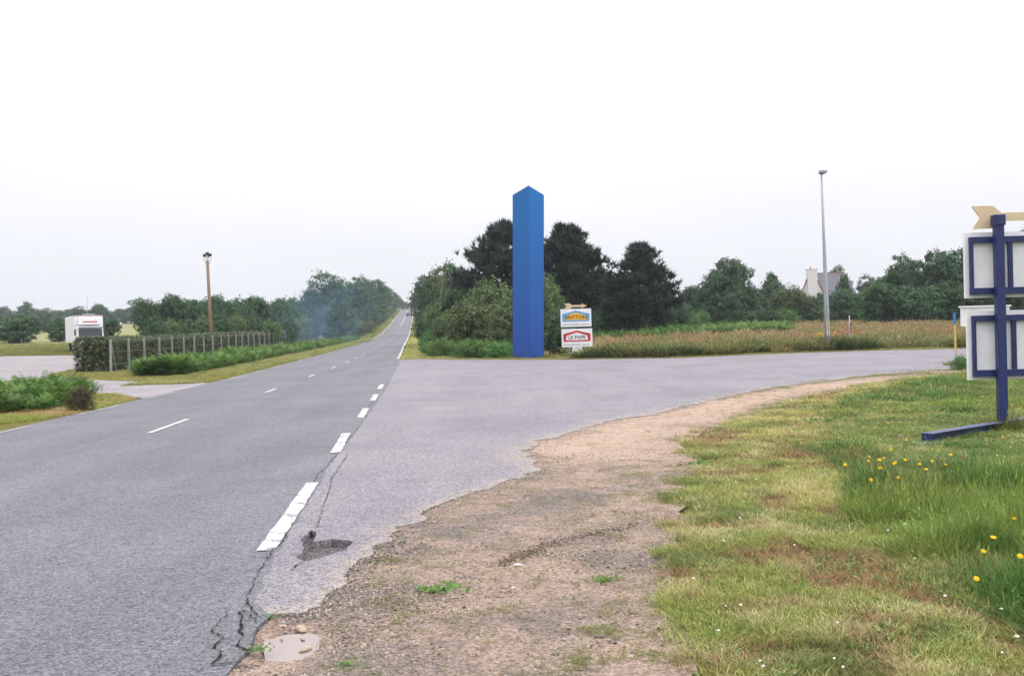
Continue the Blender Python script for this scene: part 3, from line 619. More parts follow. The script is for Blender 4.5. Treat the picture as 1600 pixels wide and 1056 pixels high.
# --- far left
plant('round_bush', 'shrubC', 70, 240, 494, 26, 'pale rounded bush between the two dark thickets on the hillside', 'bush')
for px, D, top, wpx, lab in [(-12, 132, 500, 62, 'dark bush cut by the left edge of the photo'), (30, 128, 498, 74, 'wide dark bush at the far side of the yard on the left'), (94, 130, 501, 46, 'dark bush immediately left of the white truck'), (118, 134, 498, 40, 'dark bush behind the white truck'), (172, 132, 502, 34, 'dark bush showing right of the white truck')]:
    plant('bush', 'shrubA', px, D, top, wpx, lab, 'bush')
for i, px in enumerate(range(-30, 500, 17)):
    top = 484 - (px - 50) * .004 + 3.5 * math.sin(i * 2.7) + 2 * math.sin(i * 1.1)
    plant('far_tree', ['oak', 'oak2', 'shrubA'][i % 3], px, 390 + 20 * math.sin(i), top, 30, 'blue-green tree of the distant tree line on the left skyline', 'tree', 'trees of the distant left tree line')
plant('broadleaf_tree', 'open', 216, 330, 463, 36, 'umbrella shaped sparse tree standing above the distant tree line', 'tree', rz=.4)
plant('broadleaf_tree', 'open', 42, 360, 469, 30, 'tree with a light feathery top at the far left skyline', 'tree')

# ---- clipped hedge
def hedge(name, label, u0_, u1_, v0_, v1_, hh, n, size, parent=None):
    # box in road coordinates covered with leaves
    L, W = u1_ - u0_, abs(v1_ - v0_); e = empty(name, (*xy(u0_, v0_), 0), 0, label, 'hedge') if parent is None else parent
    ar = np.array([L * hh, L * hh * .5, L * W, W * hh, W * hh * .5]); pr = ar / ar.sum(); f = rng.choice(5, n, p=pr); a = rng.random(n) ** (1.5 if L > 40 else 1); b = rng.random(n); c = rng.random(n)
    u = u0_ + a * L; v = v1_ + c * (v0_ - v1_); z = b * hh; N = np.zeros((n, 3)); k = f == 0; v[k] = v0_; N[k] = (DY, -DX, 0); k = f == 1; v[k] = v1_; N[k] = (-DY, DX, 0); k = f == 2; z[k] = hh; N[k] = (0, 0, 1); k = f == 3; u[k] = u0_; N[k] = (-DX, -DY, 0); k = f == 4; u[k] = u1_; N[k] = (DX, DY, 0)
    bulge = (fbm(u * 1.3 + z, z * 2 + v, .9, 3) - .5) * .35
    x, y = xy(u, v); P = np.column_stack([x, y, H(x, y) + z]) + N * (bulge[:, None] + rng.normal(0, .07, (n, 1)))
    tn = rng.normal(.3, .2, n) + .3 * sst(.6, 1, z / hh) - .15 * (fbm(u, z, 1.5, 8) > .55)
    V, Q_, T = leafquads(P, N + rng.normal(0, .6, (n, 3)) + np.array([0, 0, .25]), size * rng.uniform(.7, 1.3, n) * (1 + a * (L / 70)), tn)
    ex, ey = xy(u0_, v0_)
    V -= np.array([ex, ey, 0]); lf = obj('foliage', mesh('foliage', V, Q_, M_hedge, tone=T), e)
    mb = MB(); ns = max(2, int(L / 4)); vs = []; ins = .22
    for i in range(ns + 1):
        uu_ = u0_ + ins + (L - 2 * ins) * i / ns
        for vq, zz in ((v0_ - ins * np.sign(v0_ - v1_), -.1), (v0_ - ins * np.sign(v0_ - v1_), hh - ins), (v1_ + ins * np.sign(v0_ - v1_), hh - ins), (v1_ + ins * np.sign(v0_ - v1_), -.1)):
            xx, yy = xy(uu_, vq); vs.append((xx - ex, yy - ey, float(H(xx, yy)) + zz))
    Fq = [(4 * i + j, 4 * i + j + 1, 4 * i + j + 5, 4 * i + j + 4) for i in range(ns) for j in range(3)] + [(3, 2, 1, 0), (4 * ns, 4 * ns + 1, 4 * ns + 2, 4 * ns + 3)]
    mb.add(vs, Fq); mb.build('twig_mass', M_twig, e)
    return e
HU0 = uv(*G(172, 583))[0]; HV = uv(*G(172, 583))[1]
hedge('clipped_hedge', 'long clipped hedge with a rounded near end, running behind the concrete posts', HU0 + .4, 176, HV - .15, HV - 2.0, 1.92, 90000, .095)
hedge('clipped_hedge', 'short far stretch of clipped hedge turning left away from the road', 174, 177, HV - 2.3, HV - 13, 2.2, 5000, .28)
fe = empty('post_fence', (*xy(HU0, HV), 0), 0, 'row of grey concrete posts and wires in front of the clipped hedge', 'fence')
ex, ey = xy(HU0, HV); pm = None
for i in range(34):
    u = HU0 + 3.55 * i
    if u > 176: break
    x, y = xy(u, HV + .05); 
    if pm is None:
        b = MB(); b.box((0, 0, .95), (.12, .11, 2.0)); pm = mesh('post', b.V, b.F, M_conc); pm2 = pm
    o = obj('post', pm, fe, (x - ex, y - ey, float(H(x, y)))); o.rotation_euler = (R(random.uniform(-1, 1)), R(random.uniform(-1.2, 1.2)), -A0)
b = MB()
for zz in (.5, 1.2, 1.86):
    pts = []
    for u in np.arange(HU0, 176, 6): x, y = xy(u, HV + .13); pts.append((x - ex, y - ey, float(H(x, y)) + zz))
    o = MB().tube(pts, .006, 4).build('wire', M_steel, fe)
x, y = xy(HU0 + .9, HV + .1); MB().tube([(x - ex, y - ey, float(H(x, y))), (xy(HU0 + .1, HV + .12)[0] - ex, xy(HU0 + .1, HV + .12)[1] - ey, float(H(x, y)) + 1.5)], .035, 6).build('brace', M_conc, fe)

# ================================================================== scattered ground cover
def tuft(n, h, spread, wd, lean, seed, curve=.5, seedhead=0):
    g = np.random.default_rng(seed); V = []; Fc = []; T = []; MI = []
    for i in range(n):
        a = g.uniform(0, 6.28); r = spread * math.sqrt(g.random()); b = np.array([math.cos(a) * r, math.sin(a) * r, -.01]); hh = h * g.uniform(.55, 1.15); a2 = a + g.normal(0, .9); l = lean * g.uniform(.2, 1.3) * hh
        o = np.array([math.cos(a2), math.sin(a2), 0]); s = np.array([-o[1], o[0], 0]); ww = wd * g.uniform(.7, 1.3); s = s * math.cos(g.uniform(0, 3)) + o * .3; s /= np.linalg.norm(s)
        m = b + o * l * .3 + np.array([0, 0, hh * .55]); t = b + o * l + np.array([0, 0, hh * (1 - curve * .25 * l / hh)]); k = len(V); tn = g.random()
        V += [b - s * ww / 2, b + s * ww / 2, m + s * ww * .42, m - s * ww * .42, t]; Fc += [(k, k + 1, k + 2, k + 3), (k + 3, k + 2, k + 4)]; T += [tn] * 5; MI += [0, 0]
        if i < seedhead:
            k = len(V); q = wd * 1.9; e = t + o * .02
            V += [t + s * q * .5 - np.array([0, 0, .16 * h]), t - s * q * .5 - np.array([0, 0, .16 * h]), e + np.array([0, 0, .08 * h]), t + o * q * .6 - np.array([0, 0, .05 * h])]; Fc += [(k, k + 1, k + 2), (k, k + 3, k + 2)]; T += [g.random()] * 4; MI += [1, 1]
    return mesh('tuft', V, Fc, [M_grass, M_seed], tone=T, mi=MI)
def frondclump(seed, nf=12, L=1.0, det=15):
    g = np.random.default_rng(seed); V = []; Fc = []; T = []
    for i in range(nf):
        a = i * 2.4 + g.normal(0, .3); o = np.array([math.cos(a), math.sin(a), 0]); sd_ = np.array([-o[1], o[0], 0]); LL = L * g.uniform(.7, 1.1); out_ = .35 + .6 * g.random(); upv = 1.15 - .5 * out_ + g.normal(0, .08); tn = g.normal(.45, .18); bx_, by_ = g.normal(0, .12, 2)
        c = lambda t: np.array([bx_ + o[0] * LL * out_ * t ** 1.5, by_ + o[1] * LL * out_ * t ** 1.5, LL * upv * (1.5 * t - .6 * t * t)])
        for j in range(det):
            t = .3 + .7 * j / det; p = c(t); q = c(min(1.02, t + .045)); w_ = LL * .26 * (1 - (t - .3) / .72) ** .7 * g.uniform(.8, 1.15); f = q - p
            for sg in (-1, 1):
                tip = p + sd_ * sg * w_ + f * 1.0 + np.array([0, 0, g.normal(-.25, .25) * w_]); k = len(V); mid = p + (tip - p) * .55
                V += [p - f * .1, p + f * .32, mid + f * .42, mid - f * .18, tip]; Fc += [(k, k + 1, k + 2, k + 3), (k + 3, k + 2, k + 4)]; T += [tn + g.normal(0, .2)] * 5
        k = len(V); V += [np.array([bx_, by_, 0]), np.array([bx_, by_, 0]) + sd_ * .015, c(.5), c(.5) + sd_ * .01]; Fc += [(k, k + 1, k + 3, k + 2)]; T += [.2] * 4
    return mesh('fronds', V, Fc, M_fern, tone=np.clip(T, 0, 1))
def stone(seed, mat=None):
    g = np.random.default_rng(seed); V = np.array([(0, 0, 1), (.9, 0, .2), (.3, .85, .25), (-.75, .5, .2), (-.7, -.55, .15), (.3, -.85, .2), (.7, .5, -.4), (-.2, .8, -.4), (-.9, 0, -.4), (-.1, -.9, -.4), (.7, -.5, -.4), (0, 0, -.6)]) * np.array([1, .8, .6]) * g.uniform(.8, 1.2, (12, 3))
    Fc = [(0, 1, 2), (0, 2, 3), (0, 3, 4), (0, 4, 5), (0, 5, 1), (1, 6, 2), (2, 6, 7), (2, 7, 3), (3, 7, 8), (3, 8, 4), (4, 8, 9), (4, 9, 5), (5, 9, 10), (5, 10, 1), (1, 10, 6), (6, 11, 7), (7, 11, 8), (8, 11, 9), (9, 11, 10), (10, 11, 6)]
    return mesh('stone', V, Fc, mat or M_pebble, tone=g.uniform(.3, .7, 12))
def scatter(name, pts, scale, tint, meshes, label=None, cat=None, tilt=.0, parent=None):
    n = len(pts); me = bpy.data.meshes.new(name); me.vertices.add(n); me.vertices.foreach_set('co', np.asarray(pts, np.float32).ravel())
    def at_(nm, ty, key, data): a = me.attributes.new(nm, ty, 'POINT'); a.data.foreach_set(key, np.asarray(data, np.float32 if ty != 'INT' else np.int32).ravel())
    sc = np.asarray(scale, float) * (np.ones(n) if np.ndim(scale) == 0 else 1); sc = sc if sc.ndim == 2 else np.column_stack([sc, sc, sc])
    at_('scl', 'FLOAT_VECTOR', 'vector', sc); rot = np.column_stack([rng.normal(0, tilt, n), rng.normal(0, tilt, n), rng.uniform(0, 6.28, n)]); at_('rotv', 'FLOAT_VECTOR', 'vector', rot)
    at_('tint', 'FLOAT_VECTOR', 'vector', tint if tint is not None else np.ones((n, 3))); at_('vari', 'INT', 'value', rng.integers(0, len(meshes), n))
    o = obj(name, me, parent); tag(o, label, cat, kind='stuff')
    g = bpy.data.node_groups.new(name, 'GeometryNodeTree'); g.interface.new_socket('Geometry', in_out='INPUT', socket_type='NodeSocketGeometry'); g.interface.new_socket('Geometry', in_out='OUTPUT', socket_type='NodeSocketGeometry')
    gi = g.nodes.new('NodeGroupInput'); go = g.nodes.new('NodeGroupOutput'); jn = g.nodes.new('GeometryNodeJoinGeometry')
    def na(nm, ty): x = g.nodes.new('GeometryNodeInputNamedAttribute'); x.data_type = ty; x.inputs['Name'].default_value = nm; return x.outputs['Attribute']
    sv = na('scl', 'FLOAT_VECTOR'); rv = na('rotv', 'FLOAT_VECTOR'); vi = na('vari', 'INT'); e2r = g.nodes.new('FunctionNodeEulerToRotation'); g.links.new(rv, e2r.inputs[0])
    for k, m in enumerate(meshes):
        so = bpy.data.objects.new(m.name + '_source', m)
        oi = g.nodes.new('GeometryNodeObjectInfo'); oi.inputs['Object'].default_value = so; oi.inputs['As Instance'].default_value = True
        cp = g.nodes.new('FunctionNodeCompare'); cp.data_type = 'INT'; cp.operation = 'EQUAL'; g.links.new(vi, cp.inputs[2]); cp.inputs[3].default_value = k
        ip = g.nodes.new('GeometryNodeInstanceOnPoints'); g.links.new(gi.outputs[0], ip.inputs['Points']); g.links.new(cp.outputs[0], ip.inputs['Selection']); g.links.new(oi.outputs['Geometry'], ip.inputs['Instance'])
        g.links.new(e2r.outputs[0], ip.inputs['Rotation']); g.links.new(sv, ip.inputs['Scale']); g.links.new(ip.outputs[0], jn.inputs[0])
    g.links.new(jn.outputs[0], go.inputs[0]); md = o.modifiers.new('scatter', 'NODES'); md.node_group = g
    return o
def pts_in(poly, n, dens=None, near=0):
    P = np.array(poly); lo, hi = P.min(0), P.max(0); o = []; tot = 0; it = 0
    while tot < n and it < 60:
        it += 1
        x = rng.uniform(lo[0], hi[0], n * 2); y = rng.uniform(lo[1], hi[1], n * 2); k = inpoly(x, y, poly); x, y = x[k], y[k]
        if dens is not None: k = rng.random(len(x)) < dens(x, y); x, y = x[k], y[k]
        o.append(np.column_stack([x, y])); tot += len(x)
    return np.vstack(o)[:n]
def onz(P, dz=0.0): return np.column_stack([P, H(P[:, 0], P[:, 1]) + dz - (bowl(P[:, 0], P[:, 1]) if dz > .01 and dz < .03 else 0)])
def mixc(a, b, t): t = np.clip(np.asarray(t), 0, 1)[:, None]; return np.asarray(a) * (1 - t) + np.asarray(b) * t
TS = [tuft(30, .048, .085, .0042, 1.2, 100 + i) for i in range(5)]
TT = [tuft(34, [.15, .2, .17, .24, .13][i], .13, .0055, [.9, .6, 1.2, .5, 1.1][i], 110 + i, seedhead=[0, 3, 0, 6, 0][i]) for i in range(5)]
TM = [tuft(26, [.75, .6, .85, .5, .7][i], .32, .035, [.5, .9, .6, 1.2, .8][i], 120 + i, seedhead=[20, 12, 22, 4, 14][i]) for i in range(5)]
TW = [tuft(34, .5, .3, .07, .9, 130 + i) for i in range(3)]
SL = [stone(140 + i) for i in range(5)]
# short lawn
lawn_px = [(1500, 584), (1380, 598), (1262, 620), (1215, 638), (1130, 666), (1060, 692), (1092, 718), (1072, 770), (1050, 830), (1040, 900), (1060, 980), (1080, 1056), (1105, 1130), (2150, 1130), (2150, 575), (1800, 579)]
lawn = gpoly(lawn_px)
tall_px = [(2150, 576), (1800, 582), (1500, 586), (1420, 600), (1330, 625), (1305, 665), (1300, 705), (1340, 770), (1360, 830), (1440, 885), (1530, 940), (1600, 1000), (1700, 1040), (2150, 1100)]
tall = gpoly(tall_px)
dfall = lambda x, y: np.clip(7.0 / np.hypot(x, y), .12, 1) ** 1.5
P = pts_in(jag(lawn, .14, .3, 33, True), 78000, dfall); k = ~inpoly(P[:, 0], P[:, 1], jag(tall, .18, .4, 34, True)) | (rng.random(len(P)) < .25); P = P[k]
# bare and reddish patches
nz = fbm(P[:, 0], P[:, 1], .9, 31); n2 = fbm(P[:, 0], P[:, 1], .5, 41); n3 = fbm(P[:, 0], P[:, 1], 3.5, 51); r = np.hypot(P[:, 0], P[:, 1])
n5 = fbm(P[:, 0], P[:, 1], 2.4, 77); k = (n5 < .58) | (rng.random(len(P)) < .22); P, nz, n2, n3, r, n5 = P[k], nz[k], n2[k], n3[k], r[k], n5[k]
col = mixc((.48, .44, .16), (.23, .29, .065), sst(.36, .64, n2) * .8 + rng.normal(0, .3, len(P))); col = mixc(col, (.58, .50, .27), sst(.5, .68, n3) * .6); col = mixc(col, (.32, .18, .10), sst(.51, .6, n5) * .9 * (rng.random(len(P)) < .8)); col = mixc(col, (.13, .19, .05), (fbm(P[:, 0], P[:, 1], 1.7, 79) > .62) * .7)
scatter('lawn_grass', onz(P, .0), np.column_stack([1 + r * .05, 1 + r * .05, (1 + r * .02) * rng.uniform(.6, 1.3, len(P))]), col, TS, 'short patchy yellow-green grass between the gravel verge and the taller grass', 'grass', .15)
P = pts_in(jag(tall, .18, .4, 35, True), 27000, lambda x, y: np.clip(9.0 / np.hypot(x, y), .2, 1)); n2 = fbm(P[:, 0], P[:, 1], .6, 61); n3 = fbm(P[:, 0], P[:, 1], 2.2, 71); r = np.hypot(P[:, 0], P[:, 1])
col = mixc((.24, .32, .07), (.09, .19, .04), sst(.38, .6, n2) + rng.normal(0, .25, len(P))); col = mixc(col, (.30, .24, .10), (sst(.45, .6, fbm(P[:, 0], P[:, 1], 1.3, 73)) * .8 * (rng.random(len(P)) < .4)))
scatter('tall_grass', onz(P, 0), np.column_stack([1 + r * .02, 1 + r * .02, (.35 + 1.1 * sst(.3, .7, n3)) * rng.uniform(.5, 1.25, len(P)) * (1 - .45 * sst(9.5, 11.5, P[:, 1])) * (1 - .6 * ((P[:, 1] > 11.4) & (P[:, 1] < 18) & (P[:, 0] > 4.6)))]), col, TT, 'taller rich green grass around the near signboard', 'grass', .12)
def rosette(seed):
    g = np.random.default_rng(seed); n = 14; a = g.uniform(0, 6.28, n); r = g.uniform(.02, .07, n); C = np.column_stack([np.cos(a) * r, np.sin(a) * r, g.uniform(.01, .06, n)]); N = np.column_stack([np.cos(a) * .5, np.sin(a) * .5, np.ones(n)]) + g.normal(0, .3, (n, 3))
    V, Q_, T = leafquads(C, N, g.uniform(.03, .07, n), g.random(n), .5); return mesh('rosette', V, Q_, M_grass, tone=T)
RS = [rosette(160 + i) for i in range(4)]
P = np.vstack([pts_in(lawn, 1900, lambda x, y: dfall(x, y) * (fbm(x, y, 1.4, 83) > .56)), pts_in(tall, 1500, lambda x, y: dfall(x, y) * (fbm(x, y, 1.1, 84) > .45))]); r = np.hypot(P[:, 0], P[:, 1])
scatter('broad_leaf_weeds', onz(P, .01), (1 + .03 * r) * rng.uniform(.22, .5, len(P)), mixc((.22, .30, .09), (.12, .19, .05), rng.random(len(P))), RS, 'broad leaved clover and plantain mixed through the grass', 'weeds', .2)
# weeds on the gravel verge
P = pts_in(dirt_poly, 11000, lambda x, y: (1 - .93 * sandy(x, y)) * dfall(x, y) * (.12 + sst(.5, .62, fbm(x, y, 4.5, 81)) * sst(.35, .6, fbm(x, y, .8, 82))) * (.12 + 1.2 * sst(.3, 2.4, x - .12 * (y - 5)))); r = np.hypot(P[:, 0], P[:, 1])
k = P[:, 0] > -1.2; P, r = P[k], r[k]
scatter('verge_weeds', onz(P, .015), np.column_stack([.6 + r * .03, .6 + r * .03, rng.uniform(.15, .45, len(P))]), mixc((.26, .24, .08), (.15, .20, .05), rng.random(len(P))), TS, 'thin tufts of low weeds dotted over the gravel verge', 'weeds', .2)
# gravel
P = pts_in(dirt_poly, 24000, lambda x, y: np.clip(5.5 / np.hypot(x, y), .05, 1) ** 2 * (.12 + .88 * sst(.42, .62, fbm(x, y, .9, 91))) * (1.2 - .8 * sst(.5, 2.2, x))); n = len(P); sz = .0028 + .014 * rng.random(n) ** 4.5
col = mixc((.17, .14, .12), (.42, .34, .28), rng.random(n)); col = mixc(col, (.10, .085, .08), (rng.random(n) > .7) * .9)
scatter('gravel', onz(P, .018), sz, col, SL, 'loose small stones scattered over the sandy verge', 'gravel', .4)
# clods of the tyre rut
rut = [G(780, 886), G(820, 868), (G(870, 850)), G(920, 838), G(1000, 822)]; Pc = []
for a, b_, m in zip(rut[:-1], rut[1:], (160, 150, 90, 60)): t = rng.random((m, 1)); Pc.append(np.array(a) * (1 - t) + np.array(b_) * t + rng.normal(0, .045, (m, 2)))
Pc = np.vstack(Pc); scatter('soil_clods', onz(Pc, .018), .006 + .014 * rng.random(len(Pc)) ** 2, mixc((.09, .06, .045), (.16, .11, .08), rng.random(len(Pc))), SL, 'dark crumbled soil along the curved tyre rut in the verge', 'soil', .4)
P = pts_in(gpoly([(560, 890), (660, 850), (760, 880), (700, 960), (640, 1056), (560, 1110), (400, 1110), (400, 1040), (500, 1020), (520, 960)]), 5200, lambda x, y: .25 + .75 * sst(.4, .6, fbm(x, y, 3, 87))); n = len(P)
scatter('coarse_gravel', onz(P, .017), .003 + .012 * rng.random(n) ** 3, mixc((.11, .09, .08), (.40, .33, .27), rng.random(n) ** 1.6), SL, 'coarser dark and pale gravel on the verge right of the puddle', 'gravel', .4)
a_ = rng.uniform(0, 6.28, 420); r_ = rng.normal(1.0, .13, 420); P = np.column_stack([PUD[0] + .185 * np.cos(a_) * r_, PUD[1] + .31 * np.sin(a_) * r_]); scatter('puddle_rim_grit', onz(P, .012), .003 + .010 * rng.random(420) ** 2.5, mixc((.09, .07, .055), (.33, .26, .2), rng.random(420)), SL, 'wet grit and small stones round the rim of the puddle', 'grit', .4)
# crumbs of broken asphalt along the ragged edge
edge = [p for p in crack if 4 < p[1] < 6.2] + [p for p in npx if p[1] < 9]
E = np.array(edge); idx = rng.integers(0, len(E), 1300); P = E[idx] + rng.normal(0, .05, (1300, 2)) + np.array([.05, -.03])
scatter('asphalt_crumbs', onz(P, .018), .004 + .014 * rng.random(1300) ** 2.5, mixc((.06, .055, .055), (.2, .18, .17), rng.random(1300)), SL, 'crumbs of broken asphalt along the ragged road edge', 'rubble', .4)
E = np.array([p for p in npx if p[1] < 22]); idx = rng.integers(0, len(E), 5200); q = rng.normal(0, .13, (5200, 1)) * np.array([[-.7, .7]]) + rng.normal(0, .05, (5200, 2)); P = E[idx] + q + np.array([.04, -.04])
scatter('edge_grit', onz(P, .034), (.0025 + .007 * rng.random(5200) ** 3) * (1 + .04 * E[idx][:, 1]), mixc((.22, .18, .15), (.48, .40, .33), rng.random(5200)), SL, 'sandy grit spilling over the ragged edge of the side road', 'grit', .4)
P = pts_in([tuple(q) for q in hole], 700); scatter('pothole_rubble', onz(P, -.026), .004 + .012 * rng.random(len(P)) ** 2, mixc((.05, .048, .05), (.17, .155, .15), rng.random(len(P))), SL, 'dark loose rubble lying in the pothole beside the edge marking', 'rubble', .4)
bl = np.array(jag(gpoly([(412, 958), (424, 970), (402, 992), (396, 1008), (386, 1022), (374, 1040), (352, 1062)]), .02, .02, 44)); q = bl[rng.integers(0, len(bl), 2200)] + rng.normal(0, .035, (2200, 2)) + np.array([.035, -.01]); scatter('edge_rubble', onz(q, .012), .005 + .015 * rng.random(2200) ** 2, mixc((.03, .026, .026), (.10, .09, .085), rng.random(2200)), SL, 'dark crumbling lumps under the broken road edge beside the puddle', 'rubble', .5)
# verge strips
def strip(u0_, u1_, va, vb, n, tints, hs, name, label, grow=.04, m=None, pw=1.6):
    u = u0_ + (u1_ - u0_) * rng.random(n) ** pw; v = va + (vb - va) * rng.random(n); x, y = xy(u, v); P = np.column_stack([x, y]); r = np.hypot(x, y)
    scatter(name, onz(P, .02), np.column_stack([1 + r * grow, 1 + r * grow, hs * rng.uniform(.6, 1.3, n) * (1 + r * .012)]), mixc(tints[0], tints[1], fbm(x, y, .4, 5) * 1.6 - .3 + rng.normal(0, .2, n)), m or TS, label, 'grass', .15)
YG = ((.36, .34, .13), (.19, .25, .07))
strip(uv(*G(330, 600))[0], 190, -11.8, -8.95, 9000, YG, 1.6, 'left_verge_grass', 'yellow-green grass verge along the left edge of the main road', .035)
strip(190, 560, -17, -10.3, 2500, YG, 2.5, 'far_left_verge_grass', 'far grass verge rising with the left edge of the main road', .025, pw=1)
strip(66, 200, -1.1, 3.0, 5000, ((.5, .44, .16), (.30, .34, .09)), 1.4, 'right_verge_grass', 'pale mown grass verge right of the main road beyond the junction', .05)
strip(200, 560, -.6, 5, 2500, YG, 2.0, 'far_right_verge_grass', 'far grass verge rising with the right edge of the main road', .025, pw=1)
vp = gpoly([(-60, 672), (0, 664), (60, 657), (130, 646), (205, 628), (205, 623), (180, 618), (140, 617), (60, 620), (-60, 625)])
P = pts_in(vp, 6000); r = np.hypot(P[:, 0], P[:, 1]); n2 = fbm(P[:, 0], P[:, 1], .7, 15)
scatter('corner_grass', onz(P, .02), np.column_stack([1.8 + 0 * r, 1.8 + 0 * r, rng.uniform(1.0, 2.4, len(P))]), mixc((.42, .30, .14), (.30, .34, .08), sst(.4, .55, n2)), TS, 'rough yellowing grass under the bracken at the bottom left road corner', 'grass', .15)
mp_ = gpoly([(74, 589), (95, 583), (120, 578), (172, 580), (230, 580), (300, 585), (380, 576), (400, 580), (330, 598), (230, 598), (120, 594)])
P = pts_in(mp_, 6000); r = np.hypot(P[:, 0], P[:, 1])
scatter('hedge_foot_grass', onz(P, .02), np.column_stack([2.4 + 0 * r, 2.4 + 0 * r, rng.uniform(1.2, 3.5, len(P))]), mixc((.38, .36, .09), (.22, .2, .08), rng.random(len(P))), TS, 'yellow-green grass at the foot of the clipped hedge', 'grass', .15)
yp = gpoly([(-150, 562), (0, 557), (118, 555.5)]) + [xy(99, -24), xy(125, -24), xy(128, -75)]
P = pts_in(yp, 9000); r = np.hypot(P[:, 0], P[:, 1])
scatter('bank_grass', onz(P, .02), np.column_stack([4 + 0 * r, 4 + 0 * r, rng.uniform(2, 5, len(P))]), mixc((.26, .26, .07), (.16, .2, .055), rng.random(len(P))), TS, 'green grass bank beyond the yard on the left', 'grass', .15)
# thin verge at the far side of the side road
fpa = np.array(fp); ts = rng.random(9000); L = np.linspace(0, 1, len(fpa)); X = np.interp(ts, L, fpa[:, 0]); Y = np.interp(ts, L, fpa[:, 1]) + rng.uniform(.05, 1.3, 9000); P = np.column_stack([X, Y])
scatter('side_road_verge', onz(P, .02), np.column_stack([2.6 + 0 * X, 2.6 + 0 * X, rng.uniform(1, 2.6, len(X))]), mixc((.42, .36, .14), (.26, .28, .08), rng.random(len(X))), TS, 'thin dry grass verge along the far edge of the side road', 'grass', .15)
# meadow
mpoly = [(p[0], p[1] + 1.4) for p in fp[4:]] + [(ext[0][0], ext[0][1]), xy(135, 120), xy(124, 22), (fp[4][0], fp[4][1] + 3)]
P = pts_in(mpoly, 21000, lambda x, y: np.clip(62 / np.hypot(x, y), .3, 1) * (np.hypot(x - G(901, 558)[0], y - G(901, 558)[1] + 1) > 3.4) * (1 - .95 * ((y > 84) & (x < .28 * y)))); d = P[:, 1]; n2 = fbm(P[:, 0], P[:, 1], .18, 95); n3 = fbm(P[:, 0], P[:, 1], .5, 96)
red = sst(53, 70, d + 26 * (n2 - .5)); col = mixc((.19, .22, .08), (.44, .235, .14), red + rng.normal(0, .35, len(P))); col = mixc(col, (.46, .34, .19), sst(.45, .65, n3) * red); col = mixc(col, (.19, .25, .08), sst(.44, .58, fbm(P[:, 0], P[:, 1], .8, 93)) * .75)
scatter('meadow_grass', onz(P, .0), np.column_stack([1.2 + 0 * d, 1.2 + 0 * d, rng.uniform(.4, 1.05, len(P)) * (.75 + .5 * fbm(P[:, 0], P[:, 1], .35, 92))]), col, TM, 'tall red-brown seeding meadow grass beyond the side road', 'grass', .1)
fl = np.array([(p[0], p[1]) for p in fp[4:]]); ts = rng.random(5200); L = np.linspace(0, 1, len(fl)); X = np.interp(ts, L, fl[:, 0]); Y = np.interp(ts, L, fl[:, 1]) + 1.0 + 4.5 * rng.random(len(ts)) ** 1.2; P = np.column_stack([X, Y]); k = (fbm(X, Y, .35, 98) > .42) & (np.hypot(X - G(901, 558)[0], Y - G(901, 558)[1]) > 3.8); P = P[k]
scatter('nettle_bank', onz(P, 0), np.column_stack([1.3 + 0 * P[:, 0], 1.3 + 0 * P[:, 0], rng.uniform(.4, 1.2, len(P)) * (.5 + 1.3 * fbm(P[:, 0], P[:, 1], .5, 99))]), mixc(mixc((.24, .25, .09), (.08, .12, .04), sst(.35, .65, fbm(P[:, 0], P[:, 1], .6, 97)) + rng.normal(0, .25, len(P))), (.3, .22, .1), (rng.random(len(P)) > .85) * .8), TW, 'dark green nettles and weeds in front of the meadow', 'weeds', .2)
# bracken
FR = [frondclump(200 + i) for i in range(4)]
def bracken(name, P, sc, label): scatter(name, onz(P, 0), sc * rng.uniform(.75, 1.2, len(P)) * (.55 + .95 * fbm(P[:, 0], P[:, 1], .45, 12)), None, FR, label, 'bracken', .12)
P = pts_in(gpoly([(-70, 655), (0, 650), (70, 645), (125, 632), (140, 622), (60, 622), (-70, 632)]), 330); bracken('bracken', P, .66, 'large clump of green bracken at the left corner of the yard entrance')
u = uv(*G(240, 590))[0] + (190 - 40) * rng.random(1900) ** 1.7; v = rng.uniform(-14.9, -11.6, 1900); k = (654 + v * FPX / u > 232); x, y = xy(u[k], v[k]); bracken('bracken', np.column_stack([x, y]), .88, 'long green strip of bracken between the concrete posts and the main road')
P = pts_in([(p[0], p[1]) for p in [at(915, 500, 86)[:2], at(1235, 500, 88)[:2], at(1240, 500, 112)[:2], at(915, 500, 112)[:2]]], 2200); bracken('bracken', P, .95, 'pale green bracken band at the foot of the hedgerow behind the signboard')
P = pts_in([tuple(at(q, 500, d_)[:2]) for q, d_ in ((668, 70), (800, 64.5), (800, 68), (672, 88))], 260); bracken('bracken', P, 1.0, 'green bracken at the foot of the bramble clumps left of the totem')
# dark dead bramble beside the near bracken
cm_, tm_, w__, h__ = PROTO['bramble']; cmb = cm_.copy(); cmb.materials.clear(); cmb.materials.append(leafmat('brownish bramble leaves', (.04, .035, .02), (.15, .13, .06))); PROTO['brown'] = (cmb, tm_, w__, h__)
plant('bramble', 'brown', 122, 25.5, 604, 42, 'small brownish bramble at the right end of the near bracken clump', 'bramble')
plant('shrub', 'bramble', 1500, 33, 566, 34, 'small dark tuft of shrub at the foot of the yellow marker post', 'shrub')

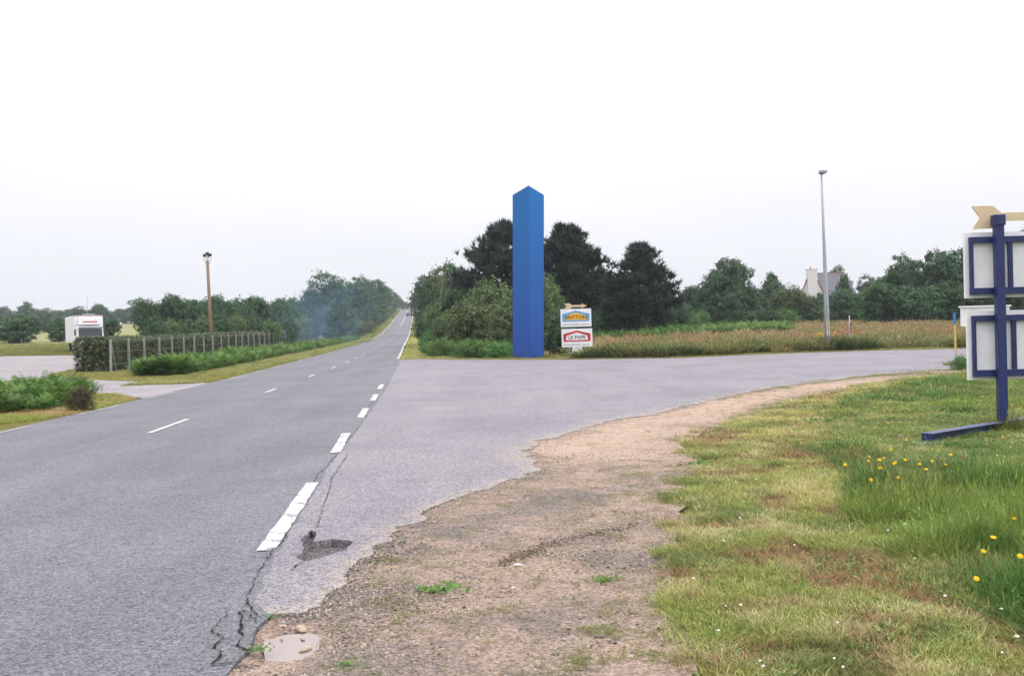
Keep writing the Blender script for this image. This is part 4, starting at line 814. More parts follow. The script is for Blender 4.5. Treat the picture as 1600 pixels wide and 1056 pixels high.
# ================================================================== OBJECTS
# ---- blue totem
bx, by = G(826, 562); zb = float(H(bx, by)); Dt = by + .95
e = empty('blue_totem', (bx, Dt, zb), 0, 'tall plain blue four-sided totem pylon standing at the far kerb of the side road', 'totem')
wl = 24.4 * Dt / FPX; tz = at(826, 290, Dt - wl)[2] - zb; sz_ = at(803, 305.5, Dt)[2] - zb
Vt = [(0, -wl, -.05), (wl, 0, -.05), (0, wl, -.05), (-wl, 0, -.05), (0, -wl, tz), (wl, 0, sz_), (0, wl, 2 * sz_ - tz), (-wl, 0, sz_)]
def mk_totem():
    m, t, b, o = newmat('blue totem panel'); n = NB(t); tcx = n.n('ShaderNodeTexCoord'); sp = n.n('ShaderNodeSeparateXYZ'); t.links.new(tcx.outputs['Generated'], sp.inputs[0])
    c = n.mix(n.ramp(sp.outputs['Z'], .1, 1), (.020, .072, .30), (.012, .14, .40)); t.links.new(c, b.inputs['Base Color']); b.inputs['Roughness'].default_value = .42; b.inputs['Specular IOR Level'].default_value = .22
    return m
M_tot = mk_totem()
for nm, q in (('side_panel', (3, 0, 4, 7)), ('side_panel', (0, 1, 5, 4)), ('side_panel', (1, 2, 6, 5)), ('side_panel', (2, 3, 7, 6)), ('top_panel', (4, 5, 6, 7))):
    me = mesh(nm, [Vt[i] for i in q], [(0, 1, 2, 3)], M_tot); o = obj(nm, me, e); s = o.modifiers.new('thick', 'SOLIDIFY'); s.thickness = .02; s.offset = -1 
e.rotation_euler = (0, R(1.55), 0)
cy = MB(); cy.tube([(0, -wl - .004, -.03), (0, -wl - .004, tz + .01)], .012, 6).build('corner_trim', M_tot, e)

# ---- signboard builder (front view faces -Y)
def arrow(mb, x0, z0, L, hh, y0, y1, scale=1):
    th = hh; t = .3 * hh
    mb.prism([(x0, z0 - th / 2), (x0 + .24 * L, z0 - th / 2), (x0 + .34 * L, z0 - t * .6), (x0 + .77 * L, z0 - t * .6), (x0 + .77 * L, z0 - th * .42), (x0 + L, z0), (x0 + .77 * L, z0 + th * .42), (x0 + .77 * L, z0 + t * .6), (x0 + .34 * L, z0 + t * .6), (x0 + .24 * L, z0 + th / 2), (x0, z0 + th / 2), (x0 + .09 * L, z0)], y0, y1)
def flat(name, poly, y, mat, parent, inner=None, th=.006):
    mb = MB()
    if inner is None: mb.prism(poly, y - th, y)
    else:
        n = len(poly); A = [(p[0], y - th, p[1]) for p in poly] + [(p[0], y - th, p[1]) for p in inner]; mb.add(A, [(i, (i + 1) % n, (i + 1) % n + n, i + n) for i in range(n)])
        A = [(p[0], y, p[1]) for p in poly]; mb.add([(p[0], y - th, p[1]) for p in poly] + A, [(i, i + n, (i + 1) % n + n, (i + 1) % n) for i in range(n)])
    return mb.build(name, mat, parent)
sx0, sy0 = G(901, 558); zs = float(H(sx0, sy0)); D = sy0
far = empty('signboard', (sx0, D, zs), 0, 'two-panel roadside signboard beside the totem, blue and yellow emblem over a red one', 'signboard')
def loc(px, py): p = at(px, py, D); return p[0] - sx0, p[2] - zs
def rectpanel(name, x0, x1, z0, z1, y, th, mat, parent): return MB().box(((x0 + x1) / 2, y, (z0 + z1) / 2), (x1 - x0, th, z1 - z0)).build(name, mat, parent)
k_ = D / FPX
TL = .028
zA = loc(900, 482.5)[1]; zB = loc(900, 510.5)[1]; zC = loc(900, 513.5)[1]; zD = loc(900, 542)[1]; xa, xb = loc(876, 500)[0], loc(924, 500)[0]
for xx in (loc(893, 540)[0], loc(911, 540)[0]): MB().box((xx, .06, zA / 2 - .05), (.11, .1, zA - .06)).build('post', M_blue, far)
P1 = rectpanel('panel', xa, xb, zB, zA, 0, .03, M_panelw, far); P2 = rectpanel('panel', xa + .03, xb + .03, zD, zC, 0, .03, M_panelw, far)
P1['label'] = 'white panel with the blue and yellow BRITTON emblem'; P2['label'] = 'white panel with the red LE PAPE emblem'
def emblem(x0, x1, z0, z1, mt, fill, parent, body, tm, ts_):
    w_ = x1 - x0; h_ = z1 - z0; cx = (x0 + x1) / 2; o_ = [(x0 + .08 * w_, z0 + .30 * h_), (x1 - .08 * w_, z0 + .30 * h_), (x1 - .06 * w_, z0 + .36 * h_), (x1 - .06 * w_, z0 + .72 * h_), (cx, z0 + .9 * h_), (x0 + .06 * w_, z0 + .72 * h_), (x0 + .06 * w_, z0 + .36 * h_)]
    i_ = [(x0 + .14 * w_, z0 + .375 * h_), (x1 - .14 * w_, z0 + .375 * h_), (x1 - .13 * w_, z0 + .385 * h_), (x1 - .17 * w_, z0 + .63 * h_), (cx, z0 + .80 * h_), (x0 + .17 * w_, z0 + .63 * h_), (x0 + .13 * w_, z0 + .385 * h_)]
    flat('emblem_border', o_, -.0155, mt, parent, i_)
    if fill: flat('emblem_field', i_, -.0155, fill, parent, th=.004)
    text('lettering', body, tm, parent, (cx, -.024, z0 + .52 * h_), ts_, sx=1.05, bold=.004)
    wx = x0 + .07 * w_; mbb = MB()
    for ww in (.05, .07, .12, .03, .1, .2, .04, .16, .1):
        if wx + ww * w_ * .9 > x1 - .03: break
        mbb.box((wx + ww * w_ * .4, -.018, z0 + .12 * h_), (ww * w_ * .78, .003, .025 * h_ * 2)); wx += ww * w_
    mbb.build('small_print', M_grayink, parent)
emblem(xa, xb, zB, zA, M_sky, M_gold, P1, 'BRITTON', M_brown, .30)
emblem(xa + .03, xb + .03, zD, zC, M_red, None, P2, 'LE PAPE', M_ink, .29)
x0, z1 = loc(893.5, 542.5); x1, z0 = loc(909.5, 550); P3 = rectpanel('small_panel', x0 + .03, x1 + .03, z0, z1, 0, .02, M_panelw, far)
MB().box(((x0 + x1) / 2 + .03, -.0125, z1 - .08), (.28, .003, .05)).build('small_print', M_grayink, P3)
mb = MB(); ax, az_ = loc(882, 478); arrow(mb, ax, zA + .17, 34.5 * k_, 9 * k_, -.02, .02); mb.build('arrow', M_tan, far)
MB().box((ax + .65, .05, zA + .02), (.08, .06, .26)).build('arrow_bracket', M_blue, far)
far.rotation_euler = (0, R(1.5) * 0, 0)

# ---- near signboard seen from behind
px0, py0 = G(1567, 674); zn = float(H(px0, py0)); D = py0
near = empty('signboard', (px0, D, zn), 0, 'back of a large white two-panel signboard in a dark blue steel frame', 'signboard')
def loc(px, py, DD=None): p = at(px, py, DD or D); return p[0] - px0, p[2] - zn
xc0, zt_ = loc(1557.5, 338); xp = loc(1560, 500)[0]; zt_ = loc(1558, 338)[1]
MB().box((0, 0, zt_ / 2 - .1), (.13, .12, zt_ + .2)).build('post', M_blue, near, bevel=.01)
MB().box((0, 0, zt_ - .06), (.165, .155, .165)).build('post_cap', M_blue, near, bevel=.012)
MB().box((.78, 0, zt_ / 2 - .1), (.13, .12, zt_ + .2)).build('post', M_blue, near, bevel=.01)
MB().box((.78, 0, zt_ - .06), (.165, .155, .165)).build('post_cap', M_blue, near, bevel=.012)
for (pt, pb, pl) in ((362.5, 466.5, 1506.5), (486, 595.5, 1511)):
    xl, za = loc(pl, pt); zb_ = loc(pl, pb)[1]; xr = xl + 1.78
    za = loc(1560, pt - 1)[1]; zb_ = loc(1560, pb - 2)[1]; xl += .065
    pn = rectpanel('panel', xl, xr, zb_, za, .17, .05, M_panelw, near)
    # blue angle frame fixed to the back, nearer to the camera
    i0 = xl + .06; i1 = xr - .06; j0 = zb_ + .05; j1 = za - .07
    MB().box(((i0 + i1) / 2, .11, j1 - .045), (i1 - i0, .07, .09)).build('frame_rail', M_blue, near)
    MB().box(((i0 + i1) / 2, .11, j0 + .05), (i1 - i0, .07, .10)).build('frame_rail', M_blue, near)
    for xx, wd in ((i0 + .025, .05), (.225 if pt < 400 else .255, .06), (i1 - .025, .05)): MB().box((xx, .112, (j0 + j1) / 2 + .005), (wd, .05, j1 - j0 - .192)).build('frame_stile', M_blue, near)
mb = MB(); xl, zl = loc(1525, 339); L = 1.32; arrow(mb, loc(1524, 339)[0], loc(1545, 338.5)[1], L, .345, .1, .13); mb.build('arrow', M_tan, near)
# base beam
ea = np.array(G(1449, 694)); pb_ = np.array([px0, py0]); dv = pb_ - ea; dv /= np.linalg.norm(dv); Lb = 3.6; cb = ea + dv * Lb / 2; an = math.atan2(dv[1], dv[0])
mid = (cb[0] - px0, cb[1] - D)
MB().box((mid[0], mid[1], .09), (Lb, .012, .11), an).build('beam_web', M_blue, near)
for zz in (.03, .15): MB().box((mid[0], mid[1], zz), (Lb, .15, .014), an).build('beam_flange', M_blue, near)
for sg in (-1, 1): MB().box((mid[0] - dv[1] * .072 * sg, mid[1] + dv[0] * .072 * sg, .159), (Lb, .008, .004), an).build('worn_edge', M_steel, near)
MB().box((ea[0] - px0 - dv[0] * .006, ea[1] - D - dv[1] * .006, .09), (.012, .152, .134), an).build('end_plate', M_blue, near)
x, y = G(1448, 698); MB().box((0, 0, .015), (.42, .22, .05), .5).build('concrete_slab', M_conc); bpy.context.scene.collection.objects['concrete_slab'].location = (x + .1, y + .15, float(H(x, y))); tag(bpy.data.objects['concrete_slab'], 'small rough concrete slab under the end of the blue sign beam', 'slab')
# ---- white board behind
Dw = 22.0
def wl_(px, py): p = at(px, py, Dw); return p
a = wl_(1501, 481); b_ = wl_(1577, 508); x_, z_ = (a[0] + b_[0]) / 2, (a[2] + b_[2]) / 2; g_ = float(H(x_, Dw))
wb = empty('white_notice_board', (x_, Dw, g_), 0, 'plain white board with a rim standing behind the lower panel of the near signboard', 'board')
MB().box((0, 0, z_ - g_), (b_[0] - a[0], .05, a[2] - b_[2])).build('panel', M_panelw, wb); MB().box((0, 0, a[2] - g_ + .02), (b_[0] - a[0] + .06, .1, .035)).build('rim', M_panelw, wb)
MB().box((.33, .05, (z_ - g_) / 2), (.06, .05, z_ - g_)).build('leg', M_steel, wb)
# ---- tall floodlight mast
lx, ly = G(1294, 550); zl = float(H(lx, ly)); top = at(1283.5, 272, ly)
lp = empty('lamp_post', (lx, ly, zl), 0, 'tall slender grey steel lamp post with a single flat floodlight and number plates', 'lamp post')
bot = Vector((0, 0, 0)); tp = Vector((top[0] - lx, 0, top[2] - zl)); 
MB().tube([bot - Vector((0, 0, .1)), bot.lerp(tp, .3), bot.lerp(tp, .6), tp], [.17, .13, .085, .05], 10).build('pole', M_steel, lp, smooth=True)
mb = MB().box((tp[0] + .08, 0, tp[2] + .12), (.42, .3, .16)); mb.build('lamp_head', M_steel, lp, bevel=.03); MB().box((tp[0] + .02, 0, tp[2] + .02), (.26, .24, .04)).build('lamp_glass', M_glass, lp)
for k, (ya, yb) in enumerate(((499.5, 511), (512.5, 524.5))):
    za = at(1293, ya, ly)[2] - zl; zb_ = at(1293, yb, ly)[2] - zl; xx = tp[0] * (za / tp[2])
    pl = MB().box((xx, -.15, (za + zb_) / 2), (.15, .012, za - zb_ + .0)).build('number_plate', paint('cream plate', (.62, .56, .42)) if k == 0 else bpy.data.materials['cream plate'], lp)
    for j, ch in enumerate('434'): text('digit', ch, M_ink, pl, (xx, -.158, za - (j + .5) * (za - zb_) / 3), .16, bold=.006)
# ---- thin pole with dark box
gx, gy = G(1328.5, 548); zg = float(H(gx, gy)); tpz = at(1327, 493, gy); p = empty('thin_pole', (gx, gy, zg), 0, 'thin grey-green pole with a dark strap near its top, right of the lamp post', 'pole')
MB().tube([(0, 0, -.05), (tpz[0] - gx, 0, tpz[2] - zg)], .035, 8).build('shaft', M_steel, p, smooth=True); MB().box((.06, 0, 1.35), (.05, .05, .45)).build('strap', M_black, p)
# ---- marker post
gx, gy = G(1494, 572); zg = float(H(gx, gy)); p = empty('marker_post', (gx, gy, zg), 0, 'yellow marker post with a blue cap at the near edge of the side road', 'marker post'); h1 = at(1492, 488, gy)[2] - zg
MB().box((0, 0, .22), (.06, .06, .5)).build('foot', M_steel, p); MB().box((-.01, 0, .47 + (h1 - .92) / 2), (.05, .05, h1 - .9)).build('shaft', M_yel, p); MB().box((-.02, 0, h1 - .22), (.075, .075, .44)).build('cap', M_cyan, p)
# ---- wooden pole with floodlights
Dp = 94.0; a = at(330.5, 527, Dp); t_ = at(324, 406, Dp); gx, gy = a[0], Dp; zg = float(H(gx, gy)); p = empty('floodlight_pole', (gx, gy, zg), 0, 'brown wooden pole with a bracket of dark floodlights behind the clipped hedge', 'pole'); tx, tz_ = t_[0] - gx, t_[2] - zg
MB().tube([(.05, 0, -.3), (tx * .5, 0, tz_ * .5), (tx, 0, tz_)], [.19, .16, .13], 10).build('pole', M_wood, p, smooth=True)
br = MB()
for s in (-1, 1): br.tube([(tx, 0, tz_ - .75), (tx + s * .36, 0, tz_ + .12)], .025, 6)
br.box((tx, 0, tz_ + .14), (.8, .05, .05)); br.build('bracket', M_steel, p)
for (ox, oz, rz) in ((-.26, .42, .3), (.02, .36, -.2), (.26, .46, .6), (0, .58, 0)):
    l = MB().box((0, 0, 0), (.28, .2, .26)).build('floodlight', M_lampd, p, bevel=.02); l.location = (tx + ox, 0, tz_ + oz); l.rotation_euler = (.5, 0, rz)
    MB().box((0, -.105, 0), (.22, .012, .2)).build('glass', M_panelw if ox == .02 else M_glass, l)
# ---- distant masts
for px, y0, y1, D_, lab in ((136, 463, 490, 300, 'thin mast on the skyline above the white truck'), (349, 458, 480, 260, 'thin mast on the skyline right of the wooden pole'), (460, 453, 475, 300, 'thin mast on the skyline left of the tall roadside trees')):
    a = at(px, y0, D_); g_ = float(H(a[0], D_)); m_ = MB().tube([(0, 0, 0), (0, 0, a[2] - g_)], [.12, .05], 6).build('mast', M_steel); m_.location = (a[0], D_, g_); tag(m_, lab, 'mast')
# ---- truck
Dk = 92.0; pt = at(142, 530, Dk); zk = float(H(pt[0], Dk)); kh = at(142, 492.5, Dk)[2] - zk; dirc = math.atan2(-pt[0], -Dk); 
tk = empty('box_truck', (pt[0], Dk, zk), 0, 'white box truck parked facing the camera behind the end of the clipped hedge', 'truck')
# local: front faces -Y
tk.rotation_euler = (0, 0, math.atan2(pt[0], -Dk) * 0 + math.radians(30)); tk.scale = (1, 1, 1)
W2 = 2.45
MB().box((0, 5.0, kh / 2 + .52), (W2, 8.0, kh - 1.04)).build('cargo_box', M_panelw, tk, bevel=.04)
cab = MB().add([(-1.15, 0, .5), (1.15, 0, .5), (1.15, 0, 1.45), (-1.15, 0, 1.45), (-1.1, .18, 2.45), (1.1, .18, 2.45), (-1.05, .4, 2.65), (1.05, .4, 2.65), (-1.15, .98, .5), (1.15, .98, .5), (-1.05, .98, 2.65), (1.05, .98, 2.65)],
               [(0, 1, 2, 3), (3, 2, 5, 4), (4, 5, 7, 6), (6, 7, 11, 10), (8, 10, 11, 9), (0, 8, 9, 1), (1, 9, 11, 7, 5, 2), (0, 3, 4, 6, 10, 8)]).build('cab', M_panelw, tk, bevel=.03); cab.scale.z = .93
MB().add([(-1.03, .0, 1.52), (1.03, .0, 1.52), (1.0, .155, 2.4), (-1.0, .155, 2.4), (-1.03, .03, 1.52), (1.03, .03, 1.52), (1.0, .185, 2.4), (-1.0, .185, 2.4)], [(0, 1, 2, 3), (0, 3, 7, 4), (1, 5, 6, 2), (3, 2, 6, 7), (0, 4, 5, 1)]).build('windscreen', M_glass, tk).location = (0, -.03, -.17)
MB().box((0, .3, 2.52), (2.1, .3, .1)).build('sun_visor', M_black, tk).location = (0, -.25, -.15)
MB().prism([(-1.0, 2.66), (1.0, 2.66), (.95, 3.35), (-.95, 3.35)], .5, .95).build('wind_deflector', M_panelw, tk, bevel=.04)
MB().box((0, -.02, .5), (2.3, .2, .35)).build('bumper', M_panelw, tk); MB().box((0, -.02, .95), (1.3, .04, .4)).build('grille', M_black, tk)
for s in (-1, 1):
    MB().box((s * .92, -.03, .85), (.34, .05, .2)).build('headlight', M_steel, tk); MB().box((s * 1.32, .05, 1.95), (.14, .1, .55)).build('mirror', M_black, tk)
    for yy in (.75, 6.4):
        wh = MB().tube([(s * 1.0, yy, .48), (s * 1.22, yy, .48)], .48, 18).build('wheel', M_black, tk); MB().tube([(s * 1.18, yy, .48), (s * 1.235, yy, .48)], .26, 12).build('rim', M_steel, wh)
MB().box((0, 5, .62), (1.6, 8, .2)).build('chassis', M_black, tk)
MB().box((.05, .985, 3.36 - .02), (1.25, .012, .09)).build('stripe', M_red, tk).location = (0, -.5, -.42)
MB().box((.0, .985, 3.6), (1.1, .012, .1)).build('faded_lettering', M_grayink, tk)
MB().box((0, .99, kh - .05), (W2 + .02, .03, .07)).build('top_trim', paint('faded red trim', (.45, .2, .2)), tk)
# ---- car far up the road
cu_, cv = 430, -4.0; cx, cy_ = xy(cu_, cv); zc_ = float(H(cx, cy_)) + .2; car = empty('car', (cx, cy_, zc_), -A0 * -1, 'small dark car driving away up the far slope of the main road', 'car')
M_car = paint('dark car paint', (.03, .03, .05), .3, .6)
body = [(-2.1, .3), (2.1, .3), (2.15, .75), (1.5, .9), (1.0, 1.38), (-.9, 1.4), (-1.6, .95), (-2.1, .85)]
mb = MB(); n = len(body); V = [(-.82, p[0], p[1]) for p in body] + [(.82, p[0], p[1]) for p in body]; mb.add(V, [tuple(range(n)), tuple(range(2 * n - 1, n - 1, -1))] + [(i, i + n, (i + 1) % n + n, (i + 1) % n) for i in range(n)]); mb.build('body', M_car, car, bevel=.06)
MB().add([(-.66, -1.57, 1.0), (.66, -1.57, 1.0), (.6, -1.0, 1.36), (-.6, -1.0, 1.36)], [(0, 1, 2, 3)]).build('rear_window', M_glass, car).location = (0, -.03, .02)
for s in (-1, 1):
    MB().box((s * .65, -2.11, .75), (.25, .03, .13)).build('tail_light', M_red, car)
    for yy in (-1.3, 1.35): MB().tube([(s * .7, yy, .3), (s * .86, yy, .3)], .31, 14).build('wheel', M_black, car)
# ---- white posts at the crest
for px, lab in ((623.5, 0), (627, 0), (633.5, 0), (639.5, 0), (646.5, 0), (655, 0)):
    D_ = 560.0; a = at(px, 487, D_); g_ = float(H(a[0], D_)); m_ = MB().box((0, 0, .65), (.3, .2, 1.3)).build('white_post', M_panelw); m_.location = (a[0], D_, g_); tag(m_, 'small white roadside post at the crest of the main road', 'post', 'white posts at the crest of the road')
# ---- house
Dh = 175.0
def hp(px, py, d=0.0): p = at(px, py, Dh + d); return p
gx = at(1290, 450, Dh)[0]; gz = float(H(gx, Dh)); ho = empty('house', (gx, Dh, gz), 0, 'white rendered house with a slate roof and a stout white gable chimney beyond the hedgerow', 'house')
def hl(px, py): p = at(px, py, Dh); return p[0] - gx, p[2] - gz
xc, zr = hl(1277, 425.5); xr_, _ = hl(1335, 427); ze = hl(1285, 455)[1] - 1.2; xg0, _ = hl(1251, 455); xg1 = hl(1284, 455)[0]; xe = hl(1348, 452)[0]
cxg = (hl(1261, 440)[0] + hl(1276, 440)[0]) / 2; hw = xg1 - cxg + .6
# gable wall: perpendicular-ish seen three quarters; ridge runs right and away
MB().prism([(cxg - hw, 0), (cxg + hw, 0), (cxg + hw, ze), (cxg + .9, zr - .7), (cxg - .9, zr - .7), (cxg - hw, ze)], -.15, .15).build('gable_wall', M_render, ho)
MB().add([(cxg + hw, .2, 0), (xe - .3, 2.4, 0), (xe - .3, 2.4, ze), (cxg + hw, .2, ze), (cxg + hw, 8, 0), (xe - .3, 10, 0), (xe - .3, 10, ze), (cxg + hw, 8, ze)], [(0, 1, 2, 3), (1, 5, 6, 2), (4, 7, 6, 5)]).build('wall', M_render, ho)
# slate roof as rows of slates: strips
e0 = np.array([cxg + hw + .05, -.25, ze - .1]); e1 = np.array([xe, 1.8, ze - .1]); r0 = np.array([cxg + .7, 4.2, zr]); r1 = np.array([xr_, 5.2, zr]); rows = 14; mb = MB(); Fs = 0
for i in range(rows):
    a, b2 = i / rows, (i + 1.08) / rows; A, B = e0 + (r0 - e0) * a, e1 + (r1 - e1) * a; C_, D2 = e1 + (r1 - e1) * min(1, b2), e0 + (r0 - e0) * min(1, b2); up = np.array([0, -.03, .05])
    mb.add([A + up, B + up, C_, D2], [(0, 1, 2, 3)])
roof = mb.build('roof', M_slate, ho)
MB().add([e1, e1 + np.array([0, 7, 0]), r1], [(0, 1, 2)]).build('hip_slope', M_slate, roof)
MB().add([e0 + np.array([0, 8, 0]), e1 + np.array([0, 7, 0]), r1, r0], [(0, 1, 2, 3)]).build('rear_slope', M_slate, roof)
MB().tube([r0, r1], .12, 6).build('ridge_tiles', M_ridge, roof)
zct = hl(1270, 421)[1]; MB().box((cxg, 0, (zct + ze) / 2), (1.72, .9, zct - ze)).build('chimney', M_render, roof); MB().box((cxg, 0, zct + .03), (1.86, 1.0, .14)).build('chimney_cap', M_render, roof); MB().tube([(cxg - .2, 0, zct + .1), (cxg - .2, 0, zct + .5)], .13, 8).build('chimney_pot', M_clay, roof)
MB().tube([(cxg - hw - .1, -.2, ze - .1), (cxg - .9, -.2, zr - 1.2)], .1, 6).build('gable_edge', M_ridge, roof); MB().tube([(cxg + hw + .1, -.2, ze - .1), (cxg + .9, -.2, zr - 1.2)], .1, 6).build('gable_edge', M_ridge, roof)
# ---- stones by the puddle
for (px, py, s, lab) in ((470, 981, (.075, .04, .035), 'largest flat tan stone at the back of the puddle'), (441, 977, (.03, .022, .02), 'small pale stone left of the largest stone by the puddle'), (478, 1012, (.045, .03, .02), 'flat brown stone lying in the right side of the puddle'), (473, 996, (.03, .015, .014), 'thin brown stone at the right rim of the puddle'), (440, 997, (.016, .012, .012), 'small dark stone standing in the puddle'), (569, 1013, (.024, .018, .016), 'loose grey stone on the gravel right of the puddle'), (604, 991, (.03, .02, .015), 'loose flat stone farther right of the puddle')):
    x, y = G(px, py); o = obj('stone', stone(int(px + py), M_stone), None, (x, y, float(H(x, y)) + .02 - min(.022, float(bowl(x, y))))); o.scale = [q * 1.35 for q in s]; o.rotation_euler = (0, 0, px % 3); tag(o, lab, 'stone')
    b = o.modifiers.new('s', 'SUBSURF'); b.levels = b.render_levels = 1
for px, py, s, lab in ((809, 888, .03, 'crumpled white scrap lying beside the tyre rut'), (802, 924, .014, 'small white pebble on the middle of the gravel verge')):
    x, y = G(px, py); o = obj('litter', stone(int(px), M_panelw), None, (x, y, float(H(x, y)) + .03)); o.scale = (s, s * .7, s * .6); tag(o, lab, 'litter')
# ---- low weeds as plants
def weed(px, py, sc, lab, tone=M_fern):
    x, y = G(px, py); g = np.random.default_rng(int(px)); C = g.normal(0, 1, (70, 3)) * np.array([.07, .045, .012]) * sc; C[:, 2] = abs(C[:, 2]) + .01; V, Q_, T = leafquads(C, g.normal(0, .4, (70, 3)) + np.array([0, -.2, 1]), g.uniform(.02, .045, 70) * sc, g.uniform(.2, 1, 70)); o = obj('weed', mesh('weed', V, Q_, tone, tone=T), None, (x, y, float(H(x, y)) + .018)); tag(o, lab, 'weed')
weed(690, 928, 1.2, 'low leafy green weed on the gravel right of the puddle'); weed(405, 1022, .6, 'small green weed growing in the broken road edge by the puddle'); weed(420, 970, .45, 'tiny green sprig at the top of the broken road edge'); weed(945, 912, .9, 'faint green weed patch near the edge of the lawn'); weed(1290, 662, 3, 'dark weed tuft at the corner where the tall grass begins'); weed(1100, 728, 1.8, 'dark green weed at the end of the sandy strip'); weed(540, 1045, .4, 'tiny green sprout in the gravel at the bottom')
# ---- yellow flowers
fm = None
FL = [(1358, 719), (1357, 729), (1322, 738), (1393, 716), (1399, 728), (1381, 724), (1414, 730), (1376, 747), (1438, 731), (1458, 729), (1478, 738), (1485, 725), (1447, 739), (1404, 756), (1362, 763), (1417, 700), (1584, 818), (1551, 853), (1537, 881), (1596, 895), (1568, 688), (1526, 920), (1374, 730), (1396, 740)]
b = MB(); b.tube([(0, 0, 0), (.01, 0, .11), (.005, 0, .2)], [.003, .003, .003], 5); stm = mesh('stem', b.V, b.F, paint('flower stem', (.12, .2, .05)))
hv = [(0, 0, .012)] + [(math.cos(a) * (.021 if i % 2 else .014), math.sin(a) * (.021 if i % 2 else .014), .002) for i, a in enumerate(np.linspace(0, 6.283, 20, endpoint=False))]
hdm = mesh('flower_head', hv, [(0, i + 1, (i + 1) % 20 + 1) for i in range(20)], paint('yellow petals', (.85, .50, .01), .7, .2))
for i, (px, py) in enumerate(FL):
    x, y = G(px, py, .18); e = empty('yellow_flower', (x, y, float(H(x, y)) + .06), i * 1.1, 'small yellow flower on a thin stem in the grass on the right', 'flower', 'yellow flowers in the grass'); e.scale = [(.92 + .014 * math.hypot(x, y)) * (.75 + .5 * ((i * 7) % 5) / 5)] * 2 + [.8 + .1 * (i % 4)]
    obj('stem', stm, e); h = obj('flower_head', hdm, e, (.005, 0, .2)); h.rotation_euler = (R(35 + 10 * math.sin(i)), 0, -i * 1.1)
# white clover and yellow specks (uncountable)
cl_ = [mesh('clover', np.array(stone(300, M_panelw) and [v.co[:] for v in stone(301, M_panelw).vertices]), [tuple(p.vertices) for p in stone(301, M_panelw).polygons], M_pebble, tone=[.5] * 12)]
P = pts_in(lawn, 110, dfall); scatter('clover_flowers', onz(P, .07), .009 + .004 * rng.random(len(P)), np.tile((.75, .72, .66), (len(P), 1)), cl_, 'tiny white clover heads dotted through the grass', 'clover', .3)
P = pts_in(gpoly([(1300, 620), (1420, 600), (1520, 600), (1560, 640), (1500, 680), (1320, 700)]), 90); scatter('yellow_weed_flowers', onz(P, .2), .016, np.tile((.75, .5, .05), (len(P), 1)), cl_, 'tiny yellow flowers in the grass behind the sign beam', 'flowers', .3)
# yellow flowering clump by the lamp post
x, y = G(1308, 546); y += 1.6; C = rng.normal(0, 1, (160, 3)) * np.array([.45, .3, .16]) + np.array([0, 0, .75]); V, Q_, T = leafquads(C, rng.normal(0, 1, (160, 3)), rng.uniform(.05, .12, 160), rng.random(160)); pe = empty('flowering_weed', (x, y, float(H(x, y))), 0, 'clump of yellow flowers just right of the lamp post foot', 'plant')
obj('blossoms', mesh('blossoms', V, Q_, bpy.data.materials['yellow petals']), pe)
sb = MB()
for i in range(14): sb.tube([(random.uniform(-.1, .1), 0, 0), (random.uniform(-.6, .6), random.uniform(-.3, .3), .75)], .012, 4)
sb.build('stems', M_bark, pe)
# pale birch trunk left of the pines
x, y, z = at(690, 480, 98); tr_ = MB().tube([(0, 0, 0), (.1, 0, 2.5), (-.1, 0, 5), (.2, 0, 7)], [.13, .11, .09, .03], 7); tz0 = float(H(x, y)); e = empty('birch_tree', (x, y, tz0), 0, 'thin pale birch trunk standing out against the dark roadside trees', 'tree'); tr_.build('trunk', M_pbark, e, smooth=True)
C = rng.normal(0, 1, (700, 3)) * np.array([.7, .7, .8]) + np.array([.1, 0, 6.4]); V, Q_, T = leafquads(C, rng.normal(0, 1, (700, 3)), rng.uniform(.12, .22, 700), rng.normal(.5, .2, 700)); obj('crown', mesh('crown', V, Q_, M_leafb, tone=T), e)

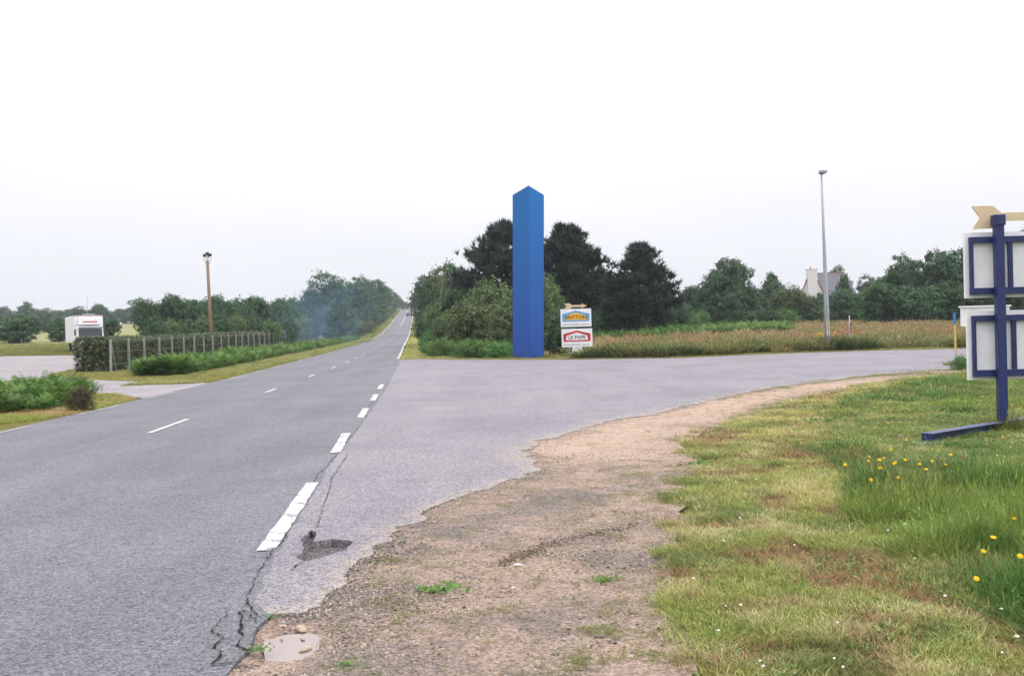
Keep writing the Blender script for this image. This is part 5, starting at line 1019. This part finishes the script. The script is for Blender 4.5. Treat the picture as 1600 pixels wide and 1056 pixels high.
# ---- drifting smoke
def mk_smoke():
    m = bpy.data.materials.new('drifting smoke'); m.use_nodes = True; t = m.node_tree; t.nodes.clear(); n = NB(t); o = n.n('ShaderNodeOutputMaterial'); v = n.n('ShaderNodeVolumePrincipled'); t.links.new(v.outputs[0], o.inputs['Volume'])
    v.inputs['Color'].default_value = (.42, .66, 1, 1); tcx = n.n('ShaderNodeTexCoord'); sp = n.n('ShaderNodeVectorMath', operation='LENGTH'); mp2 = n.n('ShaderNodeMapping'); 
    t.links.new(tcx.outputs['Object'], mp2.inputs[0]); t.links.new(mp2.outputs[0], sp.inputs[0])
    fall = n.ramp(sp.outputs['Value'], 1.0, .15); nz_ = n.ramp(n.noise(tcx.outputs['Object'], 1.6, 3, .5, .6), .38, .7); d = n.math('MULTIPLY', n.math('MULTIPLY', fall, nz_), .017); t.links.new(d, v.inputs['Density']); return m
M_smoke = mk_smoke()
mb = MB(); n1, n2_ = 16, 10; V = []; 
for i in range(n2_ + 1):
    ph = math.pi * i / n2_
    for j in range(n1): th = 2 * math.pi * j / n1; V.append((math.sin(ph) * math.cos(th), math.sin(ph) * math.sin(th), math.cos(ph)))
mb.add(V, [(i * n1 + j, (i + 1) * n1 + j, (i + 1) * n1 + (j + 1) % n1, i * n1 + (j + 1) % n1) for i in range(n2_) for j in range(n1)])
sm = mb.build('smoke', M_smoke); p = at(495, 508, 150); sm.location = tuple(p); sm.scale = (11, 34, 7); sm.rotation_euler = (0, R(-25), -A0); tag(sm, 'thin blue smoke drifting over the far end of the clipped hedge', 'smoke', kind='stuff')
# ---- even haze
hm = bpy.data.materials.new('even haze'); hm.use_nodes = True; t = hm.node_tree; t.nodes.clear(); o = t.nodes.new('ShaderNodeOutputMaterial'); v = t.nodes.new('ShaderNodeVolumePrincipled'); v.inputs['Density'].default_value = .00028; v.inputs['Color'].default_value = (.85, .93, 1, 1); t.links.new(v.outputs[0], o.inputs['Volume'])
HAZE = True
if HAZE:
    hz = MB().box((0, 0, 22), (3500, 3500, 50)).build('haze', hm); tag(hz, kind='stuff')

# ---- weeds at the feet of posts, added to give contact shade
bs = []
for (qx, qy, rr_, m_) in ((*G(826, 561), 1.25, 170), (*G(901, 557), .9, 60), (lx, ly, .45, 45), (*G(1328.5, 548), .3, 20), (px0, py0, .3, 60), (*G(1494, 572), .3, 30)):
    a_ = rng.uniform(0, 6.28, m_); r_ = rr_ * rng.uniform(.55, 1.1, m_); bs.append(np.column_stack([qx + np.cos(a_) * r_, qy + np.sin(a_) * r_ * .6]))
bs = np.vstack(bs); scatter('post_foot_weeds', onz(bs, .0), np.column_stack([1.2 + .02 * bs[:, 1]] * 2 + [rng.uniform(.5, 1.4, len(bs))]), mixc((.26, .28, .08), (.12, .15, .05), rng.random(len(bs))), TT, 'tufts of weeds gathered at the feet of the totem, signs and lamp post', 'weeds', .2)
